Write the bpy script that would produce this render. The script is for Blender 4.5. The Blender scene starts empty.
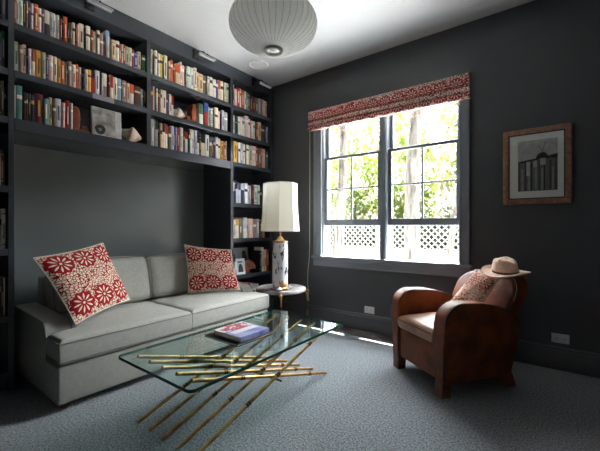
# Study with a built-in bookcase, grey sofa, glass table and leather club chair.
SKY, SUN, EXPO = 20.0, 60.0, 1.25
import bpy, bmesh, math, random
from mathutils import Vector, Matrix, noise
R = math.radians
rng = random.Random(7)
sc = bpy.context.scene
col = sc.collection

# ------------------------------------------------------------------ materials
def lin(c):
    out = []
    for v in c:
        v = v / 255.0
        out.append(v / 12.92 if v <= 0.04045 else ((v + 0.055) / 1.055) ** 2.4)
    return tuple(out) + (1.0,)

def new_mat(name):
    m = bpy.data.materials.new(name)
    m.use_nodes = True
    nt = m.node_tree
    for n in list(nt.nodes):
        nt.nodes.remove(n)
    out = nt.nodes.new('ShaderNodeOutputMaterial')
    return m, nt, out

def nd(nt, kind, **kw):
    n = nt.nodes.new(kind)
    for k, v in kw.items():
        setattr(n, k, v)
    return n

def mat(name, rgb, rough=0.6, metal=0.0, var=0.06, scale=12.0, bump=0.0, bscale=60.0, rgb2=None, spec=0.5, coat=0.0, sheen=0.0, stretch=None):
    """Principled surface whose colour wanders a little with object-space noise."""
    m, nt, out = new_mat(name)
    b = nd(nt, 'ShaderNodeBsdfPrincipled')
    b.inputs['Roughness'].default_value = rough
    b.inputs['Metallic'].default_value = metal
    b.inputs['Specular IOR Level'].default_value = spec
    b.inputs['Coat Weight'].default_value = coat
    b.inputs['Sheen Weight'].default_value = sheen
    tc = nd(nt, 'ShaderNodeTexCoord')
    src = tc.outputs['Object']
    if stretch:
        mp = nd(nt, 'ShaderNodeMapping')
        mp.inputs['Scale'].default_value = stretch
        nt.links.new(src, mp.inputs['Vector'])
        src = mp.outputs['Vector']
    nz = nd(nt, 'ShaderNodeTexNoise')
    nz.inputs['Scale'].default_value = scale
    nz.inputs['Detail'].default_value = 4.0
    nt.links.new(src, nz.inputs['Vector'])
    rp = nd(nt, 'ShaderNodeValToRGB')
    c = lin(rgb)
    if rgb2 is None:
        lo = tuple(max(0.0, v * (1 - var)) for v in c[:3]) + (1,)
        hi = tuple(min(1.0, v * (1 + var)) for v in c[:3]) + (1,)
    else:
        lo, hi = c, lin(rgb2)
    rp.color_ramp.elements[0].position = 0.35
    rp.color_ramp.elements[1].position = 0.65
    rp.color_ramp.elements[0].color = lo
    rp.color_ramp.elements[1].color = hi
    nt.links.new(nz.outputs['Fac'], rp.inputs['Fac'])
    nt.links.new(rp.outputs['Color'], b.inputs['Base Color'])
    if bump:
        n2 = nd(nt, 'ShaderNodeTexNoise')
        n2.inputs['Scale'].default_value = bscale
        n2.inputs['Detail'].default_value = 3.0
        nt.links.new(src, n2.inputs['Vector'])
        bp = nd(nt, 'ShaderNodeBump')
        bp.inputs['Strength'].default_value = bump
        bp.inputs['Distance'].default_value = 0.004
        nt.links.new(n2.outputs['Fac'], bp.inputs['Height'])
        nt.links.new(bp.outputs['Normal'], b.inputs['Normal'])
    nt.links.new(b.outputs['BSDF'], out.inputs['Surface'])
    return m

def glass_mat(name, tint):
    """Thin sheet glass: see-through, with a reflection that grows at grazing angles."""
    m, nt, out = new_mat(name)
    tr = nd(nt, 'ShaderNodeBsdfTransparent')
    tr.inputs['Color'].default_value = tint
    gl = nd(nt, 'ShaderNodeBsdfGlossy')
    gl.inputs['Roughness'].default_value = 0.0
    gl.inputs['Color'].default_value = (0.95, 1, 0.98, 1)
    lw = nd(nt, 'ShaderNodeLayerWeight')
    lw.inputs['Blend'].default_value = 0.5
    p = nd(nt, 'ShaderNodeMath', operation='POWER')
    p.inputs[1].default_value = 5.0
    ma = nd(nt, 'ShaderNodeMath', operation='MULTIPLY_ADD')
    ma.inputs[1].default_value = 0.9
    ma.inputs[2].default_value = 0.06
    mx = nd(nt, 'ShaderNodeMixShader')
    nt.links.new(lw.outputs['Facing'], p.inputs[0])
    nt.links.new(p.outputs[0], ma.inputs[0])
    nt.links.new(ma.outputs[0], mx.inputs[0])
    nt.links.new(tr.outputs[0], mx.inputs[1])
    nt.links.new(gl.outputs[0], mx.inputs[2])
    nt.links.new(mx.outputs[0], out.inputs['Surface'])
    return m

def rosette_mat(name, red, cream, rows=0.62, across=3.0, fine=27.0, vine_w=0.20, petal=0.16):
    """Printed cotton: rows of red rosettes with cream petals, red vine net between (UV space)."""
    m, nt, out = new_mat(name)
    L = nt.links.new
    def M(op, a, b=None, c=None):
        n = nd(nt, 'ShaderNodeMath', operation=op)
        for i, v in enumerate((a, b, c)):
            if v is None:
                continue
            if isinstance(v, (int, float)):
                n.inputs[i].default_value = v
            else:
                L(v, n.inputs[i])
        return n.outputs[0]
    uv = nd(nt, 'ShaderNodeTexCoord')
    sp = nd(nt, 'ShaderNodeSeparateXYZ')
    L(uv.outputs['UV'], sp.inputs[0])
    u, v = sp.outputs[0], sp.outputs[1]
    fu = M('SUBTRACT', M('FRACT', M('MULTIPLY', u, across)), 0.5)
    fv = M('MULTIPLY', M('SUBTRACT', M('FRACT', M('ADD', M('DIVIDE', v, rows), 0.19)), 0.5), rows * across)
    r = M('SQRT', M('ADD', M('MULTIPLY', fu, fu), M('MULTIPLY', fv, fv)))
    th = M('ARCTAN2', fv, fu)
    disc = M('LESS_THAN', r, M('ADD', 0.465, M('MULTIPLY', M('COSINE', M('MULTIPLY', th, 10.0)), 0.03)))
    pet = M('GREATER_THAN', M('COSINE', M('MULTIPLY', th, 10.0)), M('ADD', petal, M('MULTIPLY', M('ABSOLUTE', M('SUBTRACT', r, 0.25)), 6.0)))
    core = M('LESS_THAN', r, 0.05)
    ros = M('MULTIPLY', disc, M('SUBTRACT', 1.0, M('MAXIMUM', pet, core)))
    vo = nd(nt, 'ShaderNodeTexVoronoi', feature='DISTANCE_TO_EDGE')
    vo.inputs['Scale'].default_value = fine
    L(uv.outputs['UV'], vo.inputs['Vector'])
    nz = nd(nt, 'ShaderNodeTexNoise')
    nz.inputs['Scale'].default_value = fine * 1.6
    L(uv.outputs['UV'], nz.inputs['Vector'])
    vine = M('MULTIPLY', M('LESS_THAN', vo.outputs['Distance'], M('MULTIPLY', nz.outputs['Fac'], vine_w)), M('SUBTRACT', 1.0, disc))
    fac = M('MINIMUM', M('ADD', ros, vine), 1.0)
    mx = nd(nt, 'ShaderNodeMix', data_type='RGBA')
    mx.inputs[6].default_value = lin(cream)
    mx.inputs[7].default_value = lin(red)
    L(fac, mx.inputs[0])
    b = nd(nt, 'ShaderNodeBsdfPrincipled')
    b.inputs['Roughness'].default_value = 0.9
    b.inputs['Specular IOR Level'].default_value = 0.2
    L(mx.outputs[2], b.inputs['Base Color'])
    L(b.outputs[0], out.inputs['Surface'])
    return m

MT = {}
MT['wall'] = mat('charcoal_wall_paint', (73, 75, 77), 0.5, var=0.03, scale=3)
MT['niche'] = mat('grey_green_niche_paint', (114, 119, 117), 0.3, var=0.03, scale=3)
MT['case'] = mat('blue_black_cabinet_paint', (66, 70, 76), 0.2, var=0.04, scale=5, spec=.6)
MT['sash'] = mat('lightened_trim_paint', (128, 134, 141), 0.25, var=0.03, scale=5)  # same paint as the trim, lightened to offset the backlit shade
MT['trim'] = mat('slate_trim_paint', (78, 81, 84), 0.28, var=0.03, scale=5)
MT['ceil'] = mat('white_ceiling_paint', (218, 218, 217), 0.9, var=0.015, scale=2)
MT['carpet'] = mat('blue_grey_carpet', (80, 83, 86), 0.95, scale=95, bump=0.9, bscale=150, rgb2=(150, 153, 156), spec=0.1, sheen=0.2)
MT['sofa'] = mat('light_grey_sofa_linen', (168, 166, 156), 0.9, var=0.05, scale=40, bump=0.25, bscale=350, spec=0.15, sheen=0.15)
MT['welt'] = mat('grey_sofa_piping', (138, 138, 132), 0.9, var=0.05, spec=0.15)
MT['fabric'] = rosette_mat('red_rosette_print', (160, 24, 34), (232, 214, 190))
MT['blind'] = rosette_mat('red_rosette_blind_print', (166, 44, 50), (240, 226, 210), rows=0.42, across=3.6, fine=22, vine_w=.18, petal=.02)
MT['faded'] = rosette_mat('faded_rosette_print', (172, 66, 58), (236, 214, 190), fine=20, vine_w=.15, petal=-.05)
MT['leather'] = mat('worn_brown_leather', (98, 46, 23), 0.46, scale=7, rgb2=(140, 74, 36), bump=0.3, bscale=120, spec=0.3)
MT['leather_seat'] = mat('pale_brown_seat_leather', (140, 96, 72), 0.4, scale=6, rgb2=(176, 136, 108), bump=0.2, bscale=60, spec=0.45)  # paler brown than the arms and back
MT['leather_dark'] = mat('dark_leather_welt', (52, 26, 16), 0.4, var=0.2, scale=12)
MT['leg_wood'] = mat('dark_stained_leg_wood', (120, 66, 38), 0.4, var=0.2, scale=8, stretch=(6, 6, 1))
MT['brass'] = mat('aged_brass', (196, 156, 104), 0.34, metal=0.95, rgb2=(156, 114, 68), scale=14)
MT['brass_dark'] = mat('dark_brass_collar', (110, 76, 42), 0.38, metal=0.9, var=0.2)
MT['chrome'] = mat('brushed_nickel', (176, 176, 178), 0.3, metal=1.0, var=0.05)
MT['dark_metal'] = mat('dark_bronze_metal', (44, 42, 42), 0.4, metal=0.7, var=0.1)
MT['glass'] = glass_mat('clear_table_glass', (0.86, 0.95, 0.93, 1))
MT['glass_edge'] = mat('green_glass_edge', (22, 84, 78), 0.06, var=0.1, spec=0.8)
MT['pane'] = glass_mat('window_glass', (0.985, 0.99, 0.985, 1))
MT['shade'] = None
MT['marble'] = mat('grey_veined_marble', (228, 222, 218), 0.25, scale=5, rgb2=(120, 106, 102))
MT['porcelain'] = None
MT['pendant'] = None
MT['white'] = mat('white_plastic', (226, 226, 224), 0.45, var=0.02)
MT['straw'] = mat('pale_straw', (238, 204, 180), 0.8, var=0.1, scale=60, bump=0.3, bscale=200)
MT['band'] = mat('brown_hat_band', (92, 60, 44), 0.7, var=0.1)
MT['frame_wood'] = mat('reddish_brown_frame_wood', (170, 124, 100), 0.45, scale=10, rgb2=(134, 92, 72), stretch=(3, 3, 3))
MT['mat_board'] = mat('off_white_mat_board', (250, 250, 246), 0.8, var=0.02)
for i, g in enumerate((34, 74, 118, 160, 200, 232)):
    MT['gray%d' % i] = mat('photo_grey_%d' % i, (g, g, g - 2), 0.5, var=0.12, scale=25)
MT['wood_bookend'] = mat('russet_carved_wood', (150, 78, 40), 0.45, scale=12, rgb2=(112, 52, 28))
MT['shell'] = mat('cream_and_tan_shell', (242, 234, 220), 0.35, scale=11, rgb2=(196, 150, 112))
MT['scallop'] = mat('pink_orange_shell', (216, 150, 118), 0.5, scale=30, rgb2=(190, 112, 84))
MT['red'] = mat('red_card', (168, 30, 34), 0.5, var=0.08)
MT['plate'] = mat('grey_anodised_plate', (150, 144, 152), 0.3, metal=.6, var=.05)
MT['leaf_pale'] = mat('pale_straw_green_leaves', (150, 148, 98), 0.6, scale=3, rgb2=(184, 172, 130))
MT['paving'] = mat('pale_stone_paving', (216, 217, 216), 0.9, var=0.08, scale=3)
MT['mulch'] = mat('brown_garden_mulch', (112, 96, 78), 0.95, var=.2, scale=6)
MT['bark'] = mat('pale_eucalyptus_bark', (118, 112, 105), 0.85, scale=5, rgb2=(54, 47, 40), stretch=(4, 4, 0.6))
MT['leaf'] = mat('yellow_green_leaves', (104, 130, 48), 0.6, scale=3, rgb2=(150, 168, 84))
MT['leaf2'] = mat('grey_green_leaves', (104, 116, 84), 0.6, scale=3, rgb2=(160, 160, 120))
MT['hedge'] = mat('dark_hedge_leaves', (30, 42, 26), 0.7, scale=4, rgb2=(46, 58, 38))
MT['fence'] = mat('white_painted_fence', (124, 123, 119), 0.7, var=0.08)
MT['fence_rail'] = mat('tan_timber_rail', (196, 168, 132), 0.7, var=0.1)
MT['page'] = mat('paper_pages', (226, 218, 200), 0.85, var=0.05, scale=80)
MT['roof'] = mat('white_soffit_board', (220, 220, 216), 0.8, var=0.03)
MT['bright_white'] = mat('bright_white_enamel', (252, 252, 250), 0.5, var=0.01)
MT['cord'] = mat('white_cord', (224, 222, 216), 0.7, var=0.03)

# fabric that lets daylight through: lamp shade and pendant skin
def translucent_mat(name, rgb, amount):
    m, nt, out = new_mat(name)
    d = nd(nt, 'ShaderNodeBsdfDiffuse'); d.inputs['Color'].default_value = lin(rgb)
    t = nd(nt, 'ShaderNodeBsdfTranslucent'); t.inputs['Color'].default_value = lin(rgb)
    tc = nd(nt, 'ShaderNodeTexCoord')
    nz = nd(nt, 'ShaderNodeTexNoise'); nz.inputs['Scale'].default_value = 90
    nt.links.new(tc.outputs['Object'], nz.inputs['Vector'])
    bp = nd(nt, 'ShaderNodeBump'); bp.inputs['Strength'].default_value = 0.1; bp.inputs['Distance'].default_value = 0.002
    nt.links.new(nz.outputs['Fac'], bp.inputs['Height'])
    nt.links.new(bp.outputs['Normal'], d.inputs['Normal'])
    mx = nd(nt, 'ShaderNodeMixShader'); mx.inputs[0].default_value = amount
    nt.links.new(d.outputs[0], mx.inputs[1]); nt.links.new(t.outputs[0], mx.inputs[2])
    nt.links.new(mx.outputs[0], out.inputs['Surface'])
    return m
MT['shade'] = translucent_mat('ivory_shade_fabric', (246, 242, 228), 0.35)
MT['pendant'] = translucent_mat('white_bubble_skin', (248, 248, 245), 0.6)

def porcelain_mat():
    """White glaze with scattered dark blue and rust brush figures."""
    m, nt, out = new_mat('figured_white_porcelain')
    L = nt.links.new
    tc = nd(nt, 'ShaderNodeTexCoord')
    mp = nd(nt, 'ShaderNodeMapping'); mp.inputs['Scale'].default_value = (9, 9, 3.4)
    L(tc.outputs['Object'], mp.inputs['Vector'])
    n1 = nd(nt, 'ShaderNodeTexNoise'); n1.inputs['Scale'].default_value = 2.2; n1.inputs['Detail'].default_value = 5
    L(mp.outputs[0], n1.inputs['Vector'])
    r1 = nd(nt, 'ShaderNodeValToRGB')
    e = r1.color_ramp.elements
    e[0].position = 0.385; e[0].color = lin((58, 56, 66))
    e[1].position = 0.42; e[1].color = lin((226, 224, 226))
    x = r1.color_ramp.elements.new(0.60); x.color = lin((230, 228, 230))
    x = r1.color_ramp.elements.new(0.625); x.color = lin((190, 138, 84))
    L(n1.outputs['Fac'], r1.inputs['Fac'])
    b = nd(nt, 'ShaderNodeBsdfPrincipled'); b.inputs['Roughness'].default_value = 0.15
    L(r1.outputs[0], b.inputs['Base Color']); L(b.outputs[0], out.inputs['Surface'])
    return m
MT['porcelain'] = porcelain_mat()

# ------------------------------------------------------------------ scene graph helpers
def props(o, label=None, cat=None, group=None, kind=None):
    if label: o['label'] = label
    if cat: o['category'] = cat
    if group: o['group'] = group
    if kind: o['kind'] = kind
    return o

def world_matrix(o):
    m = Matrix.LocRotScale(o.location, o.rotation_euler, o.scale)
    return world_matrix(o.parent) @ m if o.parent else m

def thing(name, loc, rz=0.0, label=None, cat=None, group=None, kind=None):
    o = bpy.data.objects.new(name, None)
    o.empty_display_size = 0.1
    o.location = loc
    o.rotation_euler = (0, 0, rz)
    col.objects.link(o)
    return props(o, label, cat, group, kind)

def obj(name, bm, mats, parent=None, local=False, loc=None, smooth=None, label=None, cat=None, group=None, kind=None, uvdone=True):
    """Link a bmesh as ONE object. World-space geometry is moved into the parent's frame unless local."""
    if not isinstance(mats, (list, tuple)):
        mats = [mats]
    if parent is not None and not local:
        bm.transform(world_matrix(parent).inverted())
    if parent is None and loc is not None and not local:
        bm.transform(Matrix.Translation(-Vector(loc)))
    bmesh.ops.recalc_face_normals(bm, faces=bm.faces[:]) if smooth != 'keep' else None
    me = bpy.data.meshes.new(name)
    bm.to_mesh(me)
    bm.free()
    for m in mats:
        me.materials.append(m)
    if smooth:
        ang = R(smooth) if not isinstance(smooth, str) and smooth is not True else R(40)
        me.shade_smooth()
        try:
            me.set_sharp_from_angle(angle=ang)
        except Exception:
            pass
    o = bpy.data.objects.new(name, me)
    if loc is not None:
        o.location = loc
    if parent is not None:
        o.parent = parent
    col.objects.link(o)
    return props(o, label, cat, group, kind)

# ------------------------------------------------------------------ shape helpers (add to a bmesh)
def BM():
    return bmesh.new()

def box(bm, x0, x1, y0, y1, z0, z1, bev=0.0, mi=0, seg=2):
    vs = [bm.verts.new((x, y, z)) for x in (x0, x1) for y in (y0, y1) for z in (z0, z1)]
    idx = ((0, 1, 3, 2), (4, 6, 7, 5), (0, 4, 5, 1), (2, 3, 7, 6), (0, 2, 6, 4), (1, 5, 7, 3))
    fs = [bm.faces.new([vs[i] for i in q]) for q in idx]
    for f in fs:
        f.material_index = mi
    if bev > 0:
        es = list({e for f in fs for e in f.edges})
        r = bmesh.ops.bevel(bm, geom=es, offset=bev, segments=seg, profile=0.5, affect='EDGES')
        for f in r['faces']:
            f.material_index = mi
    return bm

def basis(d):
    d = Vector(d).normalized()
    a = Vector((0, 0, 1)) if abs(d.z) < 0.9 else Vector((1, 0, 0))
    u = d.cross(a).normalized()
    return u, d.cross(u).normalized()

def tube(bm, path, rad, n=10, closed=False, mi=0, cap=True):
    path = [Vector(p) for p in path]
    rings = []
    k = len(path)
    pu = None
    for i, p in enumerate(path):
        if closed:
            d = path[(i + 1) % k] - path[i - 1]
        else:
            d = path[min(i + 1, k - 1)] - path[max(i - 1, 0)]
        d.normalize()
        if pu is None:
            u, w = basis(d)
        else:
            u = (pu - d * pu.dot(d)).normalized()
            w = d.cross(u)
        pu = u
        rr = rad[i] if isinstance(rad, (list, tuple)) else rad
        rings.append([bm.verts.new(p + (u * math.cos(t) + w * math.sin(t)) * rr) for t in [2 * math.pi * j / n for j in range(n)]])
    m = k if closed else k - 1
    for i in range(m):
        a, b = rings[i], rings[(i + 1) % k]
        for j in range(n):
            f = bm.faces.new((a[j], a[(j + 1) % n], b[(j + 1) % n], b[j]))
            f.material_index = mi
    if cap and not closed:
        for rg in (rings[0], rings[-1]):
            bm.faces.new(rg).material_index = mi
    return bm

def lathe(bm, prof, c=(0, 0, 0), n=32, mi=0, mod=None, cap=True):
    """prof: list of (radius, z); mod(theta, i) optionally scales the radius."""
    c = Vector(c)
    rings = []
    for i, (r, z) in enumerate(prof):
        ring = []
        for j in range(n):
            t = 2 * math.pi * j / n
            rr = r * (mod(t, i) if mod else 1.0)
            ring.append(bm.verts.new(c + Vector((rr * math.cos(t), rr * math.sin(t), z))))
        rings.append(ring)
    for a, b in zip(rings, rings[1:]):
        for j in range(n):
            bm.faces.new((a[j], a[(j + 1) % n], b[(j + 1) % n], b[j])).material_index = mi
    if cap:
        for rg in (rings[0], rings[-1]):
            bm.faces.new(rg).material_index = mi
    return bm

def prism(bm, pts, axis, a, b, bev=0.0, seg=3, mi=0):
    """Extrude a 2-D outline along axis ('x': pts are (y, z); 'y': (x, z); 'z': (x, y))."""
    def P3(p, t):
        return {'x': (t, p[0], p[1]), 'y': (p[0], t, p[1]), 'z': (p[0], p[1], t)}[axis]
    A = [bm.verts.new(P3(p, a)) for p in pts]
    B = [bm.verts.new(P3(p, b)) for p in pts]
    n = len(pts)
    fs = [bm.faces.new(A), bm.faces.new(B)]
    for i in range(n):
        fs.append(bm.faces.new((A[i], A[(i + 1) % n], B[(i + 1) % n], B[i])))
    for f in fs:
        f.material_index = mi
    if bev:
        es = [e for f in fs[:2] for e in f.edges]
        r = bmesh.ops.bevel(bm, geom=es, offset=bev, segments=seg, profile=0.5, affect='EDGES')
        for f in r['faces']:
            f.material_index = mi
    return bm

def pad(bm, rects, z0, z1, rad, crown=0.0, step=0.03, wob=0.0, seed=0):
    """Upholstered pad over a union of rectangles (x0, x1, y0, y1): rounded rims, domed top."""
    def axis_vals(k):
        vals = sorted({r[k] for r in rects} | {r[k + 1] for r in rects})
        out = []
        for a, b in zip(vals, vals[1:]):
            n = max(1, int(math.ceil((b - a) / step)))
            out += [a + (b - a) * i / n for i in range(n)]
        # denser near the rims so the rounding reads
        ext = set(out + [vals[-1]])
        for v in vals:
            for s in (0.12, 0.35, 0.7):
                for q in (v - rad * s, v + rad * s):
                    if vals[0] < q < vals[-1]:
                        ext.add(q)
        res = []
        for v in sorted(ext):
            if not res or v - res[-1] > 0.0015:
                res.append(v)
        return res
    xs, ys = axis_vals(0), axis_vals(2)
    def inside(x, y):
        return any(r[0] < x < r[1] and r[2] < y < r[3] for r in rects)
    cell = {}
    for i in range(len(xs) - 1):
        for j in range(len(ys) - 1):
            cell[i, j] = inside((xs[i] + xs[i + 1]) / 2, (ys[j] + ys[j + 1]) / 2)
    def on(i, j):
        return cell.get((i, j), False)
    bsegs = []
    for (i, j), v in cell.items():
        if not v: continue
        if not on(i - 1, j): bsegs.append((xs[i], ys[j], xs[i], ys[j + 1]))
        if not on(i + 1, j): bsegs.append((xs[i + 1], ys[j], xs[i + 1], ys[j + 1]))
        if not on(i, j - 1): bsegs.append((xs[i], ys[j], xs[i + 1], ys[j]))
        if not on(i, j + 1): bsegs.append((xs[i], ys[j + 1], xs[i + 1], ys[j + 1]))
    x0, x1, y0, y1 = xs[0], xs[-1], ys[0], ys[-1]
    def dist(x, y):
        d = 9.0
        for (a, b, c, e) in bsegs:
            px = min(max(x, min(a, c)), max(a, c)); py = min(max(y, min(b, e)), max(b, e))
            d = min(d, math.hypot(x - px, y - py))
        return d
    top, bot = {}, {}
    def V(i, j):
        if (i, j) not in top:
            x, y = xs[i], ys[j]
            d = dist(x, y)
            k = min(d, rad)
            off = rad - math.sqrt(max(0.0, rad * rad - (rad - k) ** 2))
            u = 2 * (x - x0) / (x1 - x0) - 1; v = 2 * (y - y0) / (y1 - y0) - 1
            cr = crown * (1 - u * u) * (1 - v * v)
            w = wob * noise.noise(Vector((x * 6 + seed, y * 6, seed))) if wob else 0
            top[i, j] = bm.verts.new((x, y, z1 - off + cr + w * min(1, d / 0.05)))
            bot[i, j] = bm.verts.new((x, y, z0 + off))
        return top[i, j], bot[i, j]
    for (i, j), v in cell.items():
        if not v: continue
        q = [V(i, j), V(i + 1, j), V(i + 1, j + 1), V(i, j + 1)]
        bm.faces.new([a for a, b in q])
        bm.faces.new([b for a, b in reversed(q)])
        for (on_, p, r_) in ((on(i, j - 1), 0, 1), (on(i + 1, j), 1, 2), (on(i, j + 1), 2, 3), (on(i - 1, j), 3, 0)):
            if not on_:
                bm.faces.new((q[p][0], q[p][1], q[r_][1], q[r_][0]))
    return bm

def soft_box(bm, c, size, rad, M=None, n=10, crown=(0, 0, 0)):
    """Rounded, slightly inflated block; M is an optional rotation."""
    hx, hy, hz = (s / 2 for s in size)
    h = (hx, hy, hz)
    M = M or Matrix.Identity(3)
    seen = {}
    def vert(p):
        key = tuple(round(v, 5) for v in p)
        if key not in seen:
            q = Vector((p[0] * hx, p[1] * hy, p[2] * hz))
            core = Vector([max(-(h[i] - rad), min(h[i] - rad, q[i])) for i in range(3)])
            d = q - core
            if d.length > 1e-9:
                d = d.normalized() * rad
            q = core + d
            for a in range(3):
                o1, o2 = [k for k in range(3) if k != a]
                q[a] += crown[a] * (1 if p[a] > 0 else -1) * abs(p[a]) * (1 - p[o1] ** 2) * (1 - p[o2] ** 2)
            seen[key] = bm.verts.new(M @ q + Vector(c))
        return seen[key]
    def warp(t):
        return math.copysign(1 - (1 - abs(t)) ** 1.5, t)
    ts = [warp(-1 + 2 * i / n) for i in range(n + 1)]
    for a in range(3):
        o1, o2 = [k for k in range(3) if k != a]
        for s in (-1, 1):
            for i in range(n):
                for j in range(n):
                    q = []
                    for (ii, jj) in ((i, j), (i + 1, j), (i + 1, j + 1), (i, j + 1)):
                        p = [0, 0, 0]
                        p[a] = s; p[o1] = ts[ii]; p[o2] = ts[jj]
                        q.append(vert(p))
                    bm.faces.new(q)
    return bm

def pillow_bm(c00, c10, c11, c01, thick, n=22, pinch=0.06):
    """Scatter cushion from its four corners; UV runs 0..1 across the face."""
    bm = BM()
    uvl = bm.loops.layers.uv.new('UVMap')
    c00, c10, c11, c01 = map(Vector, (c00, c10, c11, c01))
    N = ((c10 - c00).cross(c01 - c00)).normalized()
    grid = {}
    for s in (1, -1):
        for i in range(n + 1):
            for j in range(n + 1):
                edge = i in (0, n) or j in (0, n)
                if s == -1 and edge:
                    grid[s, i, j] = grid[1, i, j]
                    continue
                a, b = 2 * i / n - 1, 2 * j / n - 1
                a2 = a * (1 - pinch * (1 - b * b)); b2 = b * (1 - pinch * (1 - a * a))
                u, v = (a2 + 1) / 2, (b2 + 1) / 2
                p = c00 * (1 - u) * (1 - v) + c10 * u * (1 - v) + c11 * u * v + c01 * (1 - u) * v
                t = thick * ((1 - a ** 2) * (1 - b ** 2)) ** 0.42
                t *= 1 + 0.10 * noise.noise(Vector((a * 2.3, b * 2.3, s + thick * 50)))
                grid[s, i, j] = bm.verts.new(p + N * t * s)
    for s in (1, -1):
        for i in range(n):
            for j in range(n):
                ids = [(i, j), (i + 1, j), (i + 1, j + 1), (i, j + 1)]
                if s == -1: ids.reverse()
                f = bm.faces.new([grid[s, a, b] for a, b in ids])
                for lp, (a, b) in zip(f.loops, ids):
                    lp[uvl].uv = (a / n, b / n)
    return bm

def pillow_trim(c00, c10, c11, c01, n=22, pinch=0.06, r=0.004):
    c00, c10, c11, c01 = map(Vector, (c00, c10, c11, c01))
    pts = []
    ring = [(i, 0) for i in range(n)] + [(n, j) for j in range(n)] + [(n - i, n) for i in range(n)] + [(0, n - j) for j in range(n)]
    for i, j in ring:
        a, b = 2 * i / n - 1, 2 * j / n - 1
        a2 = a * (1 - pinch * (1 - b * b)); b2 = b * (1 - pinch * (1 - a * a))
        u, v = (a2 + 1) / 2, (b2 + 1) / 2
        pts.append(c00 * (1 - u) * (1 - v) + c10 * u * (1 - v) + c11 * u * v + c01 * (1 - u) * v)
    return tube(BM(), pts, r, 6, closed=True)

# ------------------------------------------------------------------ the room
BY = 3.32          # window wall
FX = -2.945        # bookcase front plane
NX = -3.434        # niche back
CZ = 2.916
XR, YF = 2.3, -2.4
S = 'structure'
obj('floor', box(BM(), NX - .04, XR, YF, BY, -0.06, 0), MT['carpet'], kind=S)
obj('ceiling', box(BM(), NX - .1, XR + .1, YF - .1, BY + .16, CZ, CZ + 0.06), MT['ceil'], kind=S)
obj('wall_left', box(BM(), NX - .1, NX - .04, YF, BY, 0, CZ), MT['wall'], kind=S)
obj('wall_right', box(BM(), XR, XR + .1, YF, BY, 0, CZ), MT['wall'], kind=S)
obj('wall_front', box(BM(), NX - .04, XR, YF - .1, YF, 0, CZ), MT['wall'], kind=S)
WX0, WX1, WZ0, WZ1 = -2.215, -0.68, 0.735, 2.43
bm = BM()
box(bm, NX - .1, WX0, BY, BY + .16, -.06, CZ)
box(bm, WX1, XR + .1, BY, BY + .16, -.06, CZ)
box(bm, WX0, WX1, BY, BY + .16, -.06, WZ0)
box(bm, WX0, WX1, BY, BY + .16, WZ1, CZ)
obj('wall_back', bm, MT['wall'], kind=S)

def baseboard(name, x0, x1):
    prof = [(BY, 0), (BY - .024, 0), (BY - .024, .105), (BY - .019, .118), (BY - .019, .140), (BY - .012, .150), (BY - .012, .164), (BY - .005, .172), (BY, .172)]
    obj(name, prism(BM(), prof, 'x', x0, x1), MT['trim'], kind=S, smooth=30)
baseboard('baseboard_back', FX + .002, XR)
prof = [(XR, 0), (XR - .024, 0), (XR - .024, .118), (XR - .012, .15), (XR, .172)]
obj('baseboard_right', prism(BM(), prof, 'y', YF, BY - .026), MT['trim'], kind=S)

# ------------------------------------------------------------------ the window
win = thing('window_1', ((WX0 + WX1) / 2, BY, WZ0), kind=S)
def casing_bm(x0, x1, z0, z1):
    # stepped profile: outer back band, flat, inner bead
    bm = BM()
    w = x1 - x0
    box(bm, x0, x1, BY - .022, BY + .001, z0, z1, .003)
    return bm
cl = BM()
box(cl, -2.309, -2.195, BY - .022, BY + .001, .772, 2.44, .003)
box(cl, -2.309, -2.285, BY - .030, BY - .018, .772, 2.44, .004)
box(cl, -2.213, -2.195, BY - .030, BY - .018, .772, 2.44, .004)
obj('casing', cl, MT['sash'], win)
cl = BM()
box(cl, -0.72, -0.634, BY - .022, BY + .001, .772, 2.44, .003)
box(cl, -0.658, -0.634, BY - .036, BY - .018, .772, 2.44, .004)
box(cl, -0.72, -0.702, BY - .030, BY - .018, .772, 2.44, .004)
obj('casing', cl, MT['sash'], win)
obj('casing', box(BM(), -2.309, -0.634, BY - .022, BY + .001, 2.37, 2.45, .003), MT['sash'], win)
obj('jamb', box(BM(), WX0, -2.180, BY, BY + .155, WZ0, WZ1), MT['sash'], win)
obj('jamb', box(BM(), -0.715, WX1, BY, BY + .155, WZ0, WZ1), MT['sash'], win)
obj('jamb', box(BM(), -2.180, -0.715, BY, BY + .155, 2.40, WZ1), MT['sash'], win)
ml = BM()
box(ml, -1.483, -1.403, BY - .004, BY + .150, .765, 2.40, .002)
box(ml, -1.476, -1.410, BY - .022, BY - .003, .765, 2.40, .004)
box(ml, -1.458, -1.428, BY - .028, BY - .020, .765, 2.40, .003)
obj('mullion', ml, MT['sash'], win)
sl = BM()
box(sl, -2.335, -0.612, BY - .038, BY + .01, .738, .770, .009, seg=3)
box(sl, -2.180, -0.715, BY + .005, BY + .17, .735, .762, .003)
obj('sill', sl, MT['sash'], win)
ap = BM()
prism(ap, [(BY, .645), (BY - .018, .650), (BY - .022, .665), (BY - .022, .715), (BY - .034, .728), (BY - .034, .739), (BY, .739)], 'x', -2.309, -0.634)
obj('apron', ap, MT['sash'], win)

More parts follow.
